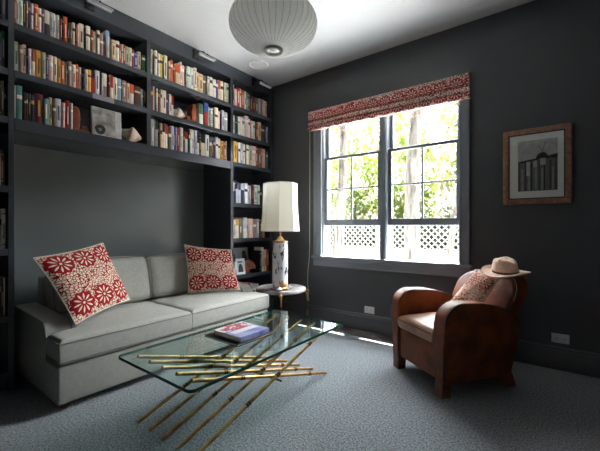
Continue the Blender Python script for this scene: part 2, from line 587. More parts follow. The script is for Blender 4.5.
def sash(x0, x1, z0, z1, y, muntins, bottom, top, side, name='sash'):
    bm = BM()
    d = .028
    box(bm, x0, x0 + side, y, y + d, z0, z1, .003)
    box(bm, x1 - side, x1, y, y + d, z0, z1, .003)
    box(bm, x0 + side - .002, x1 - side + .002, y, y + d, z0, z0 + bottom, .003)
    box(bm, x0 + side - .002, x1 - side + .002, y, y + d, z1 - top, z1, .003)
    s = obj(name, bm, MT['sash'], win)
    if muntins:
        mm = BM()
        xc = (x0 + x1) / 2
        zc = (z0 + bottom + z1 - top) / 2
        box(mm, xc - .008, xc + .008, y + .004, y + d - .004, z0 + bottom, z1 - top, .002)
        box(mm, x0 + side, x1 - side, y + .005, y + d - .005, zc - .008, zc + .008, .002)
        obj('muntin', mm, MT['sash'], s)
    obj('pane', box(BM(), x0 + side - .003, x1 - side + .003, y + d / 2 - .0015, y + d / 2 + .0015, z0 + bottom - .003, z1 - top + .003), MT['pane'], s)
    return s
for x0, x1 in ((-2.180, -1.483), (-1.403, -0.715)):
    sash(x0, x1, 1.117, 1.900, BY + .020, True, .068, .030, .036)      # lower sash, pushed up
    sash(x0, x1, 1.880, 2.400, BY + .060, False, .030, .04, .036)      # upper sash

# ------------------------------------------------------------------ bookcase built into the left wall
case = thing('bookcase', (FX - .16, 1.48, 0), 0, 'built-in blue-black bookcase framing the sofa niche from floor to ceiling', 'bookcase')
BACK = -3.27
Y0 = -0.5
SH = .045
def up(y0, y1, z0, z1, xb=BACK):
    obj('upright', box(BM(), xb, FX, y0, y1, z0, z1, .002), MT['case'], case)
up(.642, .674, 0, 2.80, NX)
up(1.609, 1.647, 1.80, 2.80)
up(2.588, 2.629, 0, 2.80, NX)
up(3.245, 3.318, 0, 2.80)
up(Y0 - .035, Y0 - .0005, 0, CZ - .002)
obj('header', box(BM(), BACK, FX, Y0, 3.318, 2.775, CZ - .002, .002), MT['case'], case)
def shelf(y0, y1, zt, th=SH, xb=BACK, name='shelf'):
    obj(name, box(BM(), xb, FX + .0, y0, y1, zt - th, zt, .003), MT['case'], case)
e = .0005
for zt in (2.488, 2.165):
    shelf(.674 + e, 1.609 - e, zt); shelf(1.647 + e, 2.588 - e, zt); shelf(2.629 + e, 3.245 - e, zt); shelf(Y0, .642 - e, zt)
shelf(.674 + e, 2.588 - e, 1.84, .085, NX, 'bottom_rail')
shelf(2.629 + e, 3.245 - e, 1.84); shelf(Y0, .642 - e, 1.84)
for zt in (1.377, .97, .545, .12):
    shelf(2.629 + e, 3.245 - e, zt)
for zt in (1.377, .953, .507, .12):
    shelf(Y0, .642 - e, zt)
obj('plinth', box(BM(), FX - .06, FX - .04, 2.629, 3.245, 0, .08), MT['case'], case)
obj('plinth', box(BM(), FX - .06, FX - .04, Y0, .642, 0, .08), MT['case'], case)
def backp(y0, y1, z0, z1, x, m):
    obj('back_panel', box(BM(), x - .012, x, y0, y1, z0, z1), m, case)
backp(Y0, .642, .0, 2.775, BACK + .004, MT['case'])
backp(.674, 2.588, 1.84, 2.775, BACK + .004, MT['case'])
backp(2.629, 3.245, .0, 2.775, BACK + .004, MT['case'])
backp(.674, 2.588, 0.0, 1.756, NX + .002, MT['niche'])

# ------------------------------------------------------------------ books
PAL = {  # code: (plain colour name, sRGB)
 'cr': ('cream', (246, 234, 212)), 'wh': ('white', (250, 249, 244)), 'iv': ('ivory', (248, 240, 222)), 'pk': ('pink', (236, 196, 186)),
 'sa': ('salmon', (206, 124, 96)), 'or': ('orange', (216, 92, 40)), 'rd': ('red', (178, 40, 40)), 'ma': ('maroon', (104, 38, 46)),
 'ru': ('rust', (158, 80, 50)), 'br': ('brown', (92, 56, 40)), 'tn': ('tan', (230, 200, 160)), 'go': ('mustard', (220, 166, 74)),
 'ye': ('yellow', (216, 190, 50)), 'ol': ('olive', (112, 106, 70)), 'sg': ('sage', (192, 198, 168)), 'mi': ('mint', (216, 230, 214)),
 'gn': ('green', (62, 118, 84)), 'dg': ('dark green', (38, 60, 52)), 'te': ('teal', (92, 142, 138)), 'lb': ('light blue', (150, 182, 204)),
 'bl': ('blue', (58, 82, 160)), 'nv': ('navy', (36, 44, 74)), 'pu': ('purple', (92, 66, 110)), 'lv': ('lavender', (208, 204, 218)),
 'gy': ('grey', (176, 174, 172)), 'mv': ('mauve', (158, 130, 130)), 'bk': ('black', (30, 30, 34)),
}
BM_ = {k: mat('book_cover_' + v[0].replace(' ', '_'), v[1], 0.55, var=0.10, scale=20) for k, v in PAL.items()}
ROWS = {
 'c1r1': 'top shelf of wide left bay', 'c1r2': 'second shelf of wide left bay', 'c1r3': 'third shelf of wide left bay',
 'c2r1': 'top shelf of middle bay', 'c2r2': 'second shelf of middle bay', 'c2r3': 'third shelf of middle bay',
 'c3r1': 'top shelf of corner bay', 'c3r2': 'second shelf of corner bay', 'c3r3': 'third shelf of corner bay',
 'c3r4': 'fourth shelf of corner bay', 'c3r5': 'fifth shelf of corner bay', 'c3r6': 'sixth shelf of corner bay',
 'c0r1': 'top shelf at far left edge', 'c0r2': 'second shelf at far left edge', 'c0r3': 'third shelf at far left edge',
 'c0r4': 'fourth shelf at far left edge', 'c0r5': 'fifth shelf at far left edge', 'c0r6': 'sixth shelf at far left edge',
}
BOOKS = [
    ("c1r1", 2.488, "677 691 sa 21;691 704 wh 21;704 726 mi 21;728 744 nv 20;748 758 gy 20;759 771 ma 20.5;772 788 lv 19.5;791 816 or 20;818 835 cr 18.5;836 852 pu 19;854 885 dg+cr 19;888 903 lv 19;905 920 wh 19;920 927 pk 18.5;929 946 mi 19;949 962 rd 17;963 969 bk 21;972 996 or 20;1000 1013 bk 17;1014 1027 ol 17;1029 1047 cr 18;1048 1061 ma 17;1062 1076 pk 18;1077 1111 cr 20;1114 1124 bk 18;1124 1154 iv 20;1158 1176 ru 18;1177 1196 sg 18;1204 1225 cr 20;1228 1254 mv 19;1255 1268 ma 19;1269 1299 gy+lb 23;1301 1312 mv 19;1315 1350 tn 17.5;1352 1380 iv 18;1383 1398 rd 17;1400 1413 cr 17;1415 1435 rd 17.5;1437 1464 sg 17;1466 1487 cr 17;1489 1508 rd 16.5;1510 1540 bl 15;1543 1570 tn 17;1576 1607 gn 15"),
    ("c1r2", 2.165, "678 704 sg 21;708 726 mv 19.5;728 748 tn 21;749 756 bk 18;757 772 lv 19;778 799 cr+ru 20;801 833 go 20;835 857 sg 19.5;860 879 pu 19;880 906 pk 19.5;908 930 cr 19.5;932 953 go 19;954 979 or 18;983 991 sg 18;992 1001 bk 18;1002 1025 mv 19.5;1028 1052 cr 18;1054 1074 or 19.5;1077 1095 cr 18;1097 1105 bk 18.5;1106 1118 pu 18.5;1119 1135 cr 17.5;1136 1160 go 18;1162 1189 rd+nv 18.5;1192 1222 wh 19.5;1225 1236 dg 19;1237 1251 gy 19;1252 1283 mv+cr 19.5;1285 1291 bk 18;1293 1304 ru 18;1305 1331 cr+rd 20;1333 1363 iv 19;1367 1396 lb 19;1398 1406 nv 18;1408 1440 mv 19;1445 1468 tn 18;1470 1505 wh+or 18;1509 1562 br 17.5;1566 1577 gy 16.5;1578 1591 te 16.5;1593 1607 nv 16.5"),
    ("c1r3", 1.84, "678 687 gy 23;693 723 te 23.5;726 734 bk 20;735 744 br 20;745 755 br 19.5;757 772 dg 20;774 795 nv 19.5;797 845 ma 21.5;847 877 te 19;880 900 tn 21;901 922 ol 20.5;925 957 lv 21.5;961 983 pk 19.5;987 1012 rd 22;1013 1032 gy 20.5"),
    ("c2r1", 2.488, "1665 1682 cr 24;1684 1692 bk 20;1694 1721 cr 24;1725 1749 lv 22.5;1751 1779 ye 23;1781 1790 ol 21;1792 1831 iv 24;1833 1843 bk 19;1846 1862 tn 20;1865 1888 or 22;1890 1907 ru 19;1910 1960 tn+or 20;1962 1980 wh 23.5;1982 2016 pk 21.5;2018 2032 br 18;2037 2079 mi 22.5;2081 2114 wh 22.5;2119 2153 cr 24;2155 2182 tn 21;2184 2237 tn 20.5;2239 2272 ol 20.5;2276 2295 nv 21;2296 2316 wh 21.5;2322 2361 cr 21.5;2365 2399 iv 20.5;2401 2429 bl 21;2433 2465 tn+or 22;2467 2504 cr 22;2505 2518 bk 21;2521 2544 cr 22;2547 2576 sg 22"),  # first two black books stand in for dark gaps between the spines
    ("c2r2", 2.165, "1664 1684 ma 23;1686 1700 pk 23;1702 1719 dg 22;1720 1731 wh 22;1733 1753 ma 21;1755 1769 cr 22;1771 1810 cr 22;1812 1831 pu 20;1834 1846 bk 20;1848 1871 cr 21;1873 1892 wh+rd 20;2192 2242 mi+gn 22;2247 2301 rd+bl 24;2303 2322 mi 21;2324 2335 bk 18;2337 2366 wh 21;2369 2380 bk 20;2383 2429 cr 23;2431 2462 pk 20;2465 2476 bk 18;2478 2512 lv 22.5;2515 2561 gy 21.5"),
    ("c2r3", 1.84, "1661 1692 gy 24.5;1694 1702 bk 21;1704 1731 gy+bk 24;1733 1749 bk 23;1751 1771 tn 23;1775 1806 cr+bk 23;1809 1833 wh+rd 24;1836 1869 ol 22;1873 1897 lv 23.5;1900 1916 bl 23;1917 1931 lb 23;1938 1962 rd 23;1964 1996 mi 24;1999 2018 ma 23;2021 2055 wh+rd 21;2058 2074 gn 24;2076 2098 wh+tn 25;2100 2126 wh 25;2129 2158 lv 25;2160 2184 wh+bk 24.5;2188 2212 dg 21.5;2214 2267 cr+bk 23;2270 2311 wh 23.5;2315 2348 ol 22;2350 2374 nv 23.5;2377 2401 pu 23;2404 2434 wh 24;2437 2465 cr 23;2467 2504 go 21;2507 2541 ru 21;2544 2558 sg 22"),
    ("c3r1", 2.488, "2647 2663 wh 24;2668 2704 pk 20;2706 2751 rd 23;2752 2767 cr 22.5;2770 2817 or 22;2824 2850 wh 22;2853 2886 te 22;2889 2916 ol 22;2919 2953 nv 20;2956 3004 ma 20;3008 3049 ol 20;3063 3103 gy 21;3108 3139 mv 21;3142 3175 pk 21;3179 3212 tn 20.5"),  # navy book stands in for the shadow of the picture light mount
    ("c3r2", 2.165, "2648 2674 cr 22;2677 2717 dg 21;2720 2754 mi 22;2757 2792 pk 22.5;2795 2834 mi 22;2838 2896 pk 26;2899 2922 wh 23.5;2926 2970 pk 22;2977 3004 mi 22.5;3011 3049 ru 22;3053 3103 tn 23.5;3110 3172 br 21.5;3175 3205 nv 21;3209 3238 lv 21"),
    ("c3r3", 1.84, "2641 2653 cr 22;2656 2704 go 24.5;2707 2720 bk 20;2723 2754 wh 24;2759 2798 gy 24.5;2801 2830 wh 23.5;2834 2853 ma 23.5;2856 2896 cr 24;2899 2946 sg 23.5;2951 3011 pk 24.5;3014 3049 rd 25;3053 3103 ol 24;3106 3124 rd 25;3128 3175 pk 24;3179 3201 bk 20;3205 3238 gn 22"),
    ("c3r4", 1.377, "2644 2674 nv+lv 24;2677 2689 bk 22;2692 2723 lv+nv 26;2726 2767 lv+nv 24;2770 2821 nv+lv 23;2825 2869 wh 24;2876 2902 lv 22;2906 2936 gy 22;2943 2990 ma 23;2994 3035 wh 24;3041 3081 mi 24;3085 3117 bk 22"),
    ("c3r5", 0.97, "2659 2689 cr 21.5;2692 2738 cr+go 22.5;2741 2798 ol 22;2805 2863 wh+lv 24.5;2866 2886 ye 22;2889 2960 pk 23;2963 3014 mv 22;3020 3074 gy 23;3078 3092 bk 20;3095 3128 ru 21;3131 3168 tn 22"),
    ("c3r6", 0.545, "3078 3113 bk 26;3119 3153 wh 30;3157 3201 tn 27;3209 3238 rd 27"),
    ("c0r1", 2.488, "605 614 bk 21;616 633 gy 22"),
    ("c0r2", 2.165, "599 611 pu 20;613 631 gn 25"),
    ("c0r3", 1.84, "599 610 br 23;612 626 ol 24;627 635 bk 20"),
    ("c0r4", 1.377, "594 607 gy 20;608 623 ma 24;624 633 br 21"),
    ("c0r5", 0.953, "594 614 sg 26;616 634 cr 27"),
    ("c0r6", 0.507, "594 609 nv 26;610 622 br 25;623 631 gy 25"),
]
ORD = 'first second third fourth fifth sixth seventh eighth ninth tenth eleventh twelfth'.split()
ACC = {'cr': 'br', 'wh': 'nv', 'iv': 'ma', 'pk': 'wh', 'sa': 'cr', 'or': 'cr', 'rd': 'cr', 'ma': 'go', 'ru': 'cr', 'br': 'tn', 'tn': 'br', 'go': 'br',
       'ye': 'bk', 'ol': 'cr', 'sg': 'dg', 'mi': 'te', 'gn': 'cr', 'dg': 'go', 'te': 'cr', 'lb': 'wh', 'bl': 'wh', 'nv': 'go', 'pu': 'lv', 'lv': 'pu', 'gy': 'wh', 'mv': 'cr', 'bk': 'gy'}

def book_bm(w, h, d, split):
    """Upright book at the origin, spine facing +x, base on z = 0. Slots: cover, pages, accent."""
    bm = BM()
    t = min(.0026, w * .22)
    box(bm, -d, -.003, -w / 2, -w / 2 + t, 0, h, 0)
    box(bm, -d, -.003, w / 2 - t, w / 2, 0, h, 0)
    box(bm, -d + .005, -.004, -w / 2 + t, w / 2 - t, .003, h - .004, 0, mi=1)
    # rounded spine, split into bands
    r = rng.random()
    if split:
        cuts = [(0, split, 0), (split, h, 2)]
    elif r < .3:
        a = h * rng.uniform(.55, .72); b = a + h * rng.uniform(.07, .16)
        cuts = [(0, a, 0), (a, b, 2), (b, h, 0)]
    elif r < .5:
        a = h * rng.uniform(.08, .16)
        cuts = [(0, a, 0), (a, a + h * .02, 2), (a + h * .02, h * .86, 0), (h * .86, h * .885, 2), (h * .885, h, 0)]
    else:
        cuts = [(0, h, 0)]
    if r >= .3 and not split and w > .012:      # lettering down the spine, read as a fine strip
        a0 = h * rng.uniform(.18, .3); a1 = h * rng.uniform(.6, .85); hw = w * .14
        q = [bm.verts.new(p) for p in ((.0014, -hw, a0), (.0014, hw, a0), (.0014, hw, a1), (.0014, -hw, a1))]
        bm.faces.new(q).material_index = 2
    n = 4
    prof = [(-.003 + .004 * math.sin(math.pi * i / n), -w / 2 + w * i / n) for i in range(n + 1)]
    for z0, z1, mi in cuts:
        for (xa, ya), (xb, yb) in zip(prof, prof[1:]):
            q = [bm.verts.new(p) for p in ((xa, ya, z0), (xb, yb, z0), (xb, yb, z1), (xa, ya, z1))]
            bm.faces.new(q).material_index = mi
    for zz in (0, h):
        bm.faces.new([bm.verts.new((a, b, zz)) for a, b in prof])
    return bm

for key, z, spec in BOOKS:
    items = []
    for tok in spec.split(';'):
        a, b, c, h = tok.split()
        c1, _, c2 = c.partition('+')
        items.append((float(a) / 1000, float(b) / 1000, c1, c2, float(h) / 100))
    where = ROWS[key]
    cnt = {}
    for it in items:
        nm = PAL[it[2]][0] + (' and ' + PAL[it[3]][0] if it[3] else '')
        cnt.setdefault(nm, []).append(it)
    names = [PAL[i[2]][0] + (' and ' + PAL[i[3]][0] if i[3] else '') for i in items]
    neigh = {}
    for i, nm in enumerate(names):
        l = PAL[items[i - 1][2]][0] if i else None
        r_ = PAL[items[i + 1][2]][0] if i + 1 < len(items) else None
        neigh.setdefault((nm, frozenset((l, r_)) if l != r_ else (l,)), []).append(i)
    seen = {}
    for i, (a, b, c1, c2, h) in enumerate(items):
        nm = names[i]
        seen[nm] = seen.get(nm, 0) + 1
        l = PAL[items[i - 1][2]][0] if i else None
        r_ = PAL[items[i + 1][2]][0] if i + 1 < len(items) else None
        if len(cnt[nm]) == 1:
            lab = f'only {nm} book on {where}'
            if l and r_ and len(nm.split()) == 1: lab += f', next to {l} one'
        elif l and r_ and len(neigh[(nm, frozenset((l, r_)) if l != r_ else (l,))]) == 1 and len(nm.split()) == 1:
            lab = f'{nm} book between {l} and {r_} books on {where}' if l != r_ else f'{nm} book between two {l} books on {where}'
        else:
            lab = f'{ORD[seen[nm] - 1]} {nm} book from the left on {where}'
        w = b - a
        d = min(.24, .12 + rng.random() * .05 + (.05 if h > .22 else 0)) * (.7 if key == 'c3r6' else 1)
        x = -2.965 - rng.random() * .014
        acc = c2 or ACC[c1]
        split = h * rng.uniform(.45, .7) if c2 else 0
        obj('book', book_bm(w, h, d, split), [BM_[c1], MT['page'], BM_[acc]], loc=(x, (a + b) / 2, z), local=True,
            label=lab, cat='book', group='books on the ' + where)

# ------------------------------------------------------------------ what else stands in the bookcase
def bookend(loc, s, label):
    t = thing('bookend', loc, 0, label, 'bookend', 'carved wooden bookends')
    y = 0.0
    b = BM(); box(b, -.11, 0, min(0, s * .12), max(0, s * .12), 0, .022, .004)
    obj('base', b, MT['wood_bookend'], t, local=True)
    b = BM()
    pts = [(0, .022), (s * .052, .022), (s * .058, .06), (s * .05, .10), (s * .058, .14), (s * .05, .178), (s * .03, .195), (s * .012, .19), (0, .17)]
    prism(b, pts, 'x', -.10, -.012, .008)
    obj('carved_upright', b, MT['wood_bookend'], t, local=True, smooth=50)
    b = BM()
    prism(b, [(s * .06, .022), (s * .115, .022), (s * .118, .045), (s * .10, .062), (s * .08, .058), (s * .066, .05)], 'x', -.09, -.02, .01)
    obj('carved_foot', b, MT['wood_bookend'], t, local=True, smooth=50)
bookend((-2.965, 1.030, 1.84), 1, 'russet carved wooden bookend holding third-shelf books of wide left bay')
bookend((-2.965, 2.158, 2.165), -1, 'russet carved wooden bookend beside green-and-cream book in middle bay')

pic = thing('art_print', (-2.95, 1.265, 1.84), 0, 'grey photographic art print on a thick board beside the conch shell', 'art print')
b = BM(); box(b, -.022, 0, -.105, .125, 0, .225, .002)
b.transform(Matrix.Rotation(R(-3), 4, 'Y'))
obj('board', b, MT['gray4'], pic, local=True)
b = BM(); box(b, .0005, .002, -.100, .075, .004, .221)
b.transform(Matrix.Rotation(R(-3), 4, 'Y'))
obj('picture', b, mat('mottled_grey_photograph', (120, 118, 112), .5, scale=14, rgb2=(196, 192, 184)), pic, local=True)
for nm_, r0, r1, g in (('dark_disc', 0, .040, 'gray0'), ('pale_core', 0, .013, 'gray2')):
    b = BM()
    pts = [(-.045 + r1 * math.cos(t) * (1 + .08 * math.sin(3 * t)), .046 + r1 * math.sin(t)) for t in [2 * math.pi * i / 24 for i in range(24)]]
    prism(b, pts, 'x', .0021, .0027 if nm_ == 'dark_disc' else .0033)
    b.transform(Matrix.Rotation(R(-3), 4, 'Y'))
    obj(nm_, b, MT[g], pic, local=True)
obj('shelf_plate', box(BM(), FX, FX + .004, 1.160, 1.325, 2.121, 2.160, .001), MT['plate'], loc=(FX, 1.245, 2.121),
    label='grey metal plate fixed to the shelf edge above the grey print', cat='plate')

def conch(loc, L, rz, ry, label):
    """Knobbed spiral shell along local x: stepped spire at -x, swelling body whorl, tapering canal."""
    bm = BM()
    prof = []
    for i in range(61):
        t = i / 60
        if t < .42:                                   # spire: four stepped whorls
            k = t / .42 * 4
            r_ = .03 + .30 * (t / .42) ** 1.3 + .035 * abs(math.sin(math.pi * k))
        elif t < .55:
            r_ = .33 + .14 * math.sin((t - .42) / .13 * math.pi / 2)
        else:
            r_ = .47 * (1 - ((t - .55) / .45) ** 1.5) + .05
        prof.append((r_, t))
    nj = 36
    rings = []
    for r_, t in prof:
        ring = []
        for j in range(nj):
            a = 2 * math.pi * j / nj
            kn = 1 + (.16 * max(0, math.cos(a * 8 + t * 20)) * math.exp(-((t - .50) / .07) ** 2)) + .03 * math.sin(a * 3 + t * 14)
            lip = 1 + .30 * math.exp(-((a - 5.4) / .5) ** 2) * max(0, min(1, (t - .4) * 4)) * (1 - max(0, t - .8) * 4)
            ring.append(bm.verts.new((t - .5, r_ * kn * lip * math.cos(a) * .62, r_ * kn * lip * math.sin(a) * .62)))
        rings.append(ring)
    for p, q in zip(rings, rings[1:]):
        for j in range(nj):
            bm.faces.new((p[j], p[(j + 1) % nj], q[(j + 1) % nj], q[j]))
    bm.faces.new(rings[0]); bm.faces.new(rings[-1])
    bm.transform(Matrix.Rotation(rz, 4, 'Z') @ Matrix.Rotation(ry, 4, 'Y') @ Matrix.Scale(L, 4))
    zmin = min(v.co.z for v in bm.verts)
    bm.transform(Matrix.Translation((0, 0, -zmin)))
    return obj('conch_shell', bm, MT['shell'], loc=loc, local=True, smooth=60, label=label, cat='shell', group='large sea shells in the bookcase')
conch((-3.01, 1.482, 1.84), .205, R(72), R(16), 'cream and tan conch shell lying right of the grey print')
conch((-3.02, 1.955, 2.165), .17, R(72), R(14), 'small cream conch shell before the red-topped book in middle bay')

ph = thing('framed_photograph', (-2.975, 2.775, .545), R(-10), 'small white-framed photograph leaning on the sixth corner shelf', 'picture frame')
tilt = Matrix.Rotation(R(-8), 4, 'Y')
b = BM()
box(b, -.012, 0, -.062, -.046, 0, .185, .002); box(b, -.012, 0, .046, .062, 0, .185, .002)
box(b, -.012, 0, -.047, .047, 0, .026, .002); box(b, -.012, 0, -.047, .047, .159, .185, .002)
b.transform(tilt); obj('frame', b, MT['white'], ph, local=True)
b = BM(); box(b, -.016, -.008, -.066, .060, 0.002, .188); b.transform(tilt); obj('backing', b, MT['dark_metal'], ph, local=True)
b = BM(); box(b, -.0085, -.005, -.047, .047, .025, .160); b.transform(tilt); obj('photograph', b, MT['gray4'], ph, local=True)
b = BM(); prism(b, [(-.03, .026), (.035, .026), (.032, .08), (.012, .12), (-.01, .125), (-.026, .09)], 'x', -.0055, -.0035); b.transform(tilt); obj('dark_figure', b, MT['gray0'], ph, local=True)
b = BM(); box(b, -.0055, -.0035, -.036, .03, .138, .152); b.transform(tilt); obj('dark_strip', b, MT['gray0'], ph, local=True)

sc_ = BM()
n = 40
fan = []
for i in range(n + 1):
    a = math.pi * (-.10 + 1.20 * i / n)
    rr = .118 * (1 + .05 * math.cos(i * math.pi / 2)) * (.82 + .18 * math.sin(a))
    fan.append((rr * math.cos(a), rr * math.sin(a), .010 * math.cos(i * math.pi)))
base = sc_.verts.new((0, 0, .004)); rows_ = []
for k in range(1, 7):
    t = k / 6
    rows_.append([sc_.verts.new((.036 * math.sin(math.pi * t * .75) + z * t * .5, x * t, y * t)) for x, y, z in fan])
for i in range(n):
    sc_.faces.new((base, rows_[0][i], rows_[0][i + 1]))
    for a, b in zip(rows_, rows_[1:]):
        sc_.faces.new((a[i], a[i + 1], b[i + 1], b[i]))
bmesh.ops.solidify(sc_, geom=sc_.faces[:], thickness=.006)
sc_.transform(Matrix.Rotation(R(-18), 4, 'Y') @ Matrix.Rotation(R(14), 4, 'X'))
zmin = min(v.co.z for v in sc_.verts); sc_.transform(Matrix.Translation((0, 0, -zmin)))
obj('scallop_shell', sc_, MT['scallop'], loc=(-3.02, 2.945, .545), local=True, smooth=60, label='pinkish orange ribbed shell standing right of the white-framed photograph', cat='shell')
pp = thing('photo_print', (-3.12, 2.90, .545), 0, 'large black and white photo print leaning behind the small white frame', 'photograph')
b = BM(); box(b, -.006, 0, -.15, .16, 0, .30); b.transform(Matrix.Rotation(R(-9), 4, 'Y')); obj('sheet', b, MT['gray3'], pp, local=True)
for k, (ya, yb, za, zb, g) in enumerate(((-.12, -.05, .04, .24, 'gray1'), (-.03, .02, .05, .2, 'gray2'), (.04, .13, .03, .27, 'gray0'))):
    b = BM(); prism(b, [(ya, za), (yb, za), (yb - .006, (za + zb) / 2), (yb - .015, zb - .02), ((ya + yb) / 2, zb), (ya + .015, zb - .025), (ya + .006, (za + zb) / 2)], 'x', .0003, .0015)
    b.transform(Matrix.Rotation(R(-9), 4, 'Y')); obj('dark_shape', b, MT[g], pp, local=True)
obj('booklet', box(BM(), -3.08, -2.975, 2.672, 2.690, .545, .70, .002), MT['white'], loc=(-3.03, 2.681, .545), label='thin white booklet standing left of the white-framed photograph', cat='book')
t = thing('storage_box', (-3.07, 2.80, .12), 0, 'red lidded box on the lowest corner shelf behind the sofa arm', 'box')
obj('body', box(BM(), -3.19, -2.962, 2.66, 2.90, .12, .40, .004), MT['red'], t)
obj('lid', box(BM(), -3.194, -2.958, 2.656, 2.904, .37, .43, .005), MT['red'], t)
t = thing('white_carton', (-3.07, 3.0, .12), 0, 'small white carton beside the red box on the lowest corner shelf', 'box')
obj('carton', box(BM(), -3.18, -2.965, 2.93, 3.06, .12, .40, .003), MT['white'], t)
obj('flap', box(BM(), -3.18, -2.965, 2.928, 2.995, .40, .404, .001), MT['white'], t)

# ------------------------------------------------------------------ picture lights on the bookcase header
def picture_light(y, label):
    z = 2.842
    t = thing('picture_light', (FX, y, z), 0, label, 'picture light', 'picture lights along the bookcase header')
    obj('mount', box(BM(), 0, .028, -.035, .035, -.045, .045, .005), MT['dark_metal'], t, local=True)
    obj('arm', tube(BM(), [(.02, 0, .012), (.07, 0, .020), (.14, 0, -.010), (.195, 0, -.066)], .006, 8), MT['dark_metal'], t, local=True, smooth=True)
    b = BM()
    zc = -.083
    pts = [(.020 * math.cos(a), .020 * math.sin(a)) for a in [R(-20) + R(220) * i / 12 for i in range(13)]]
    pts += [(.017 * math.cos(a), .017 * math.sin(a)) for a in [R(-20) + R(220) * i / 12 for i in range(12, -1, -1)]]
    prism(b, [(x + .20, zz + zc) for x, zz in pts], 'y', -.09, .09)
    obj('shade', b, MT['chrome'], t, local=True, smooth=40)
    obj('lamp_tube', tube(BM(), [(.20, -.084, zc), (.20, .084, zc)], .009, 10), MT['white'], t, local=True, smooth=True)
    obj('knob', lathe(BM(), [(.001, 0), (.009, .002), (.009, .016), (.001, .02)], (.197, 0, -.064), 12), MT['dark_metal'], t, local=True, smooth=True)
picture_light(1.135, 'nickel picture light on header above the wide left bay')
picture_light(2.117, 'nickel picture light on header above the middle bay')
picture_light(2.95, 'nickel picture light on header above the corner bay')

# ------------------------------------------------------------------ sofa
sofa = thing('sofa', (-2.79, 1.642, 0), 0, 'light grey two-seat sofa with square arms set into the bookcase niche', 'sofa')
SL, SR, SF, SBk = .735, 2.550, -2.330, -3.25
AW = .148
obj('base', box(BM(), SBk, SF - .012, SL, SR, .045, .272, .014, seg=3), MT['sofa'], sofa, smooth=40)
for y in (SL + .06, SR - .06):
    for x in (SF - .09, SBk + .08):
        obj('foot', lathe(BM(), [(.024, 0), (.030, .05)], (x, y, 0), 16), MT['leg_wood'], sofa, smooth=40)
def arm(y0, y1):
    pts = [(SBk, .262), (-2.548, .262), (-2.548, .405)]
    for i in range(1, 9):
        a = R(90 * i / 8)
        pts.append((-2.548 - .085 + .085 * math.cos(a), .410 + .085 * math.sin(a)))
    pts += [(-2.85, .505), (SBk, .515)]
    a = obj('arm', prism(BM(), pts, 'y', y0, y1, .012), MT['sofa'], sofa, smooth=50)
    for y in (y0 + .004, y1 - .004):
        obj('piping', tube(BM(), [(x, y, z) for x, z in pts[1:]], .0042, 6), MT['welt'], a, smooth=True)
arm(SL, SL + AW)
arm(SR - AW, SR)
bk = BM()
prism(bk, [(SBk, .272), (-3.10, .272), (-3.16, .66), (-3.175, .70), (-3.20, .712), (SBk, .712)], 'y', SL + AW + .002, SR - AW - .002, .015)
obj('back_frame', bk, MT['sofa'], sofa, smooth=50)
MID = (SL + SR) / 2
def seat(rects, outline, seed):
    s = obj('seat_cushion', pad(BM(), rects, .276, .432, .030, crown=.030, wob=.004, seed=seed), MT['sofa'], sofa, smooth=60)
    for z in (.302, .410):
        obj('piping', tube(BM(), [(x, y, z) for x, y in outline], .0040, 6), MT['welt'], s, smooth=True)
f_, b_, e_ = SF + .006, -3.06, -2.540
y0, y1, yi = SL + .004, MID - .002, SL + AW + .004
seat([(b_, f_, yi, y1), (e_, f_, y0, yi)], [(b_ + .02, y1), (f_ - .02, y1), (f_ - .004, y1 - .004), (f_, y1 - .02), (f_, y0 + .02), (f_ - .004, y0 + .004), (f_ - .02, y0), (e_, y0)], 1)
y0, y1, yi = MID + .002, SR - .004, SR - AW - .004
seat([(b_, f_, y0, yi), (e_, f_, yi, y1)], [(b_ + .02, y0), (f_ - .02, y0), (f_ - .004, y0 + .004), (f_, y0 + .02), (f_, y1 - .02), (f_ - .004, y1 - .004), (f_ - .02, y1), (e_, y1)], 4)
lean = Matrix.Rotation(R(-13), 3, 'Y')
def backcush(y0, y1, top):
    c = obj('back_cushion', soft_box(BM(), (-3.02, (y0 + y1) / 2, (.44 + top) / 2), (.16, y1 - y0, top - .445), .055, lean, 12, crown=(.030, .008, .012)), MT['sofa'], sofa, smooth=70)
    pts = []
    hy, hz = (y1 - y0) / 2 - .012, (top - .445) / 2 - .008
    for (sy, sz) in ((1, 1), (-1, 1), (-1, -1), (1, -1)):
        for i in range(5):
            a = math.atan2(sz, sy) + R(-45 + 90 * i / 4)
            pts.append(Vector((.075, sy * (hy - .04) + .04 * math.cos(a), sz * (hz - .04) + .04 * math.sin(a))))
    obj('piping', tube(BM(), [lean @ p + Vector((-3.02, (y0 + y1) / 2, (.44 + top) / 2)) for p in pts], .004, 6, closed=True), MT['welt'], c, smooth=True)
backcush(SL + AW + .004, MID - .003, .838)
backcush(MID + .003, SR - AW - .004, .828)

def scatter(name, corners, thick, label, loc, n=22, cloth='fabric'):
    t = thing(name, loc, 0, label, 'pillow', 'red and cream patterned scatter pillows')
    obj('cover', pillow_bm(*corners, thick, n), MT[cloth], t, smooth='keep')
    obj('seam', pillow_trim(*corners, n), MT['page'], t, smooth=True)
scatter('scatter_pillow', ((-2.50, .885, .470), (-2.745, 1.358, .520), (-2.873, 1.208, .974), (-2.72, .720, .899)), .075,
        'large red and cream rosette pillow propped on near sofa arm', (-2.66, 1.02, .46))
scatter('scatter_pillow', ((-2.80, 1.936, .470), (-2.515, 2.330, .480), (-2.654, 2.336, .868), (-2.905, 1.965, .930)), .070,
        'red and cream rosette pillow in the far corner of the sofa', (-2.70, 2.13, .46))

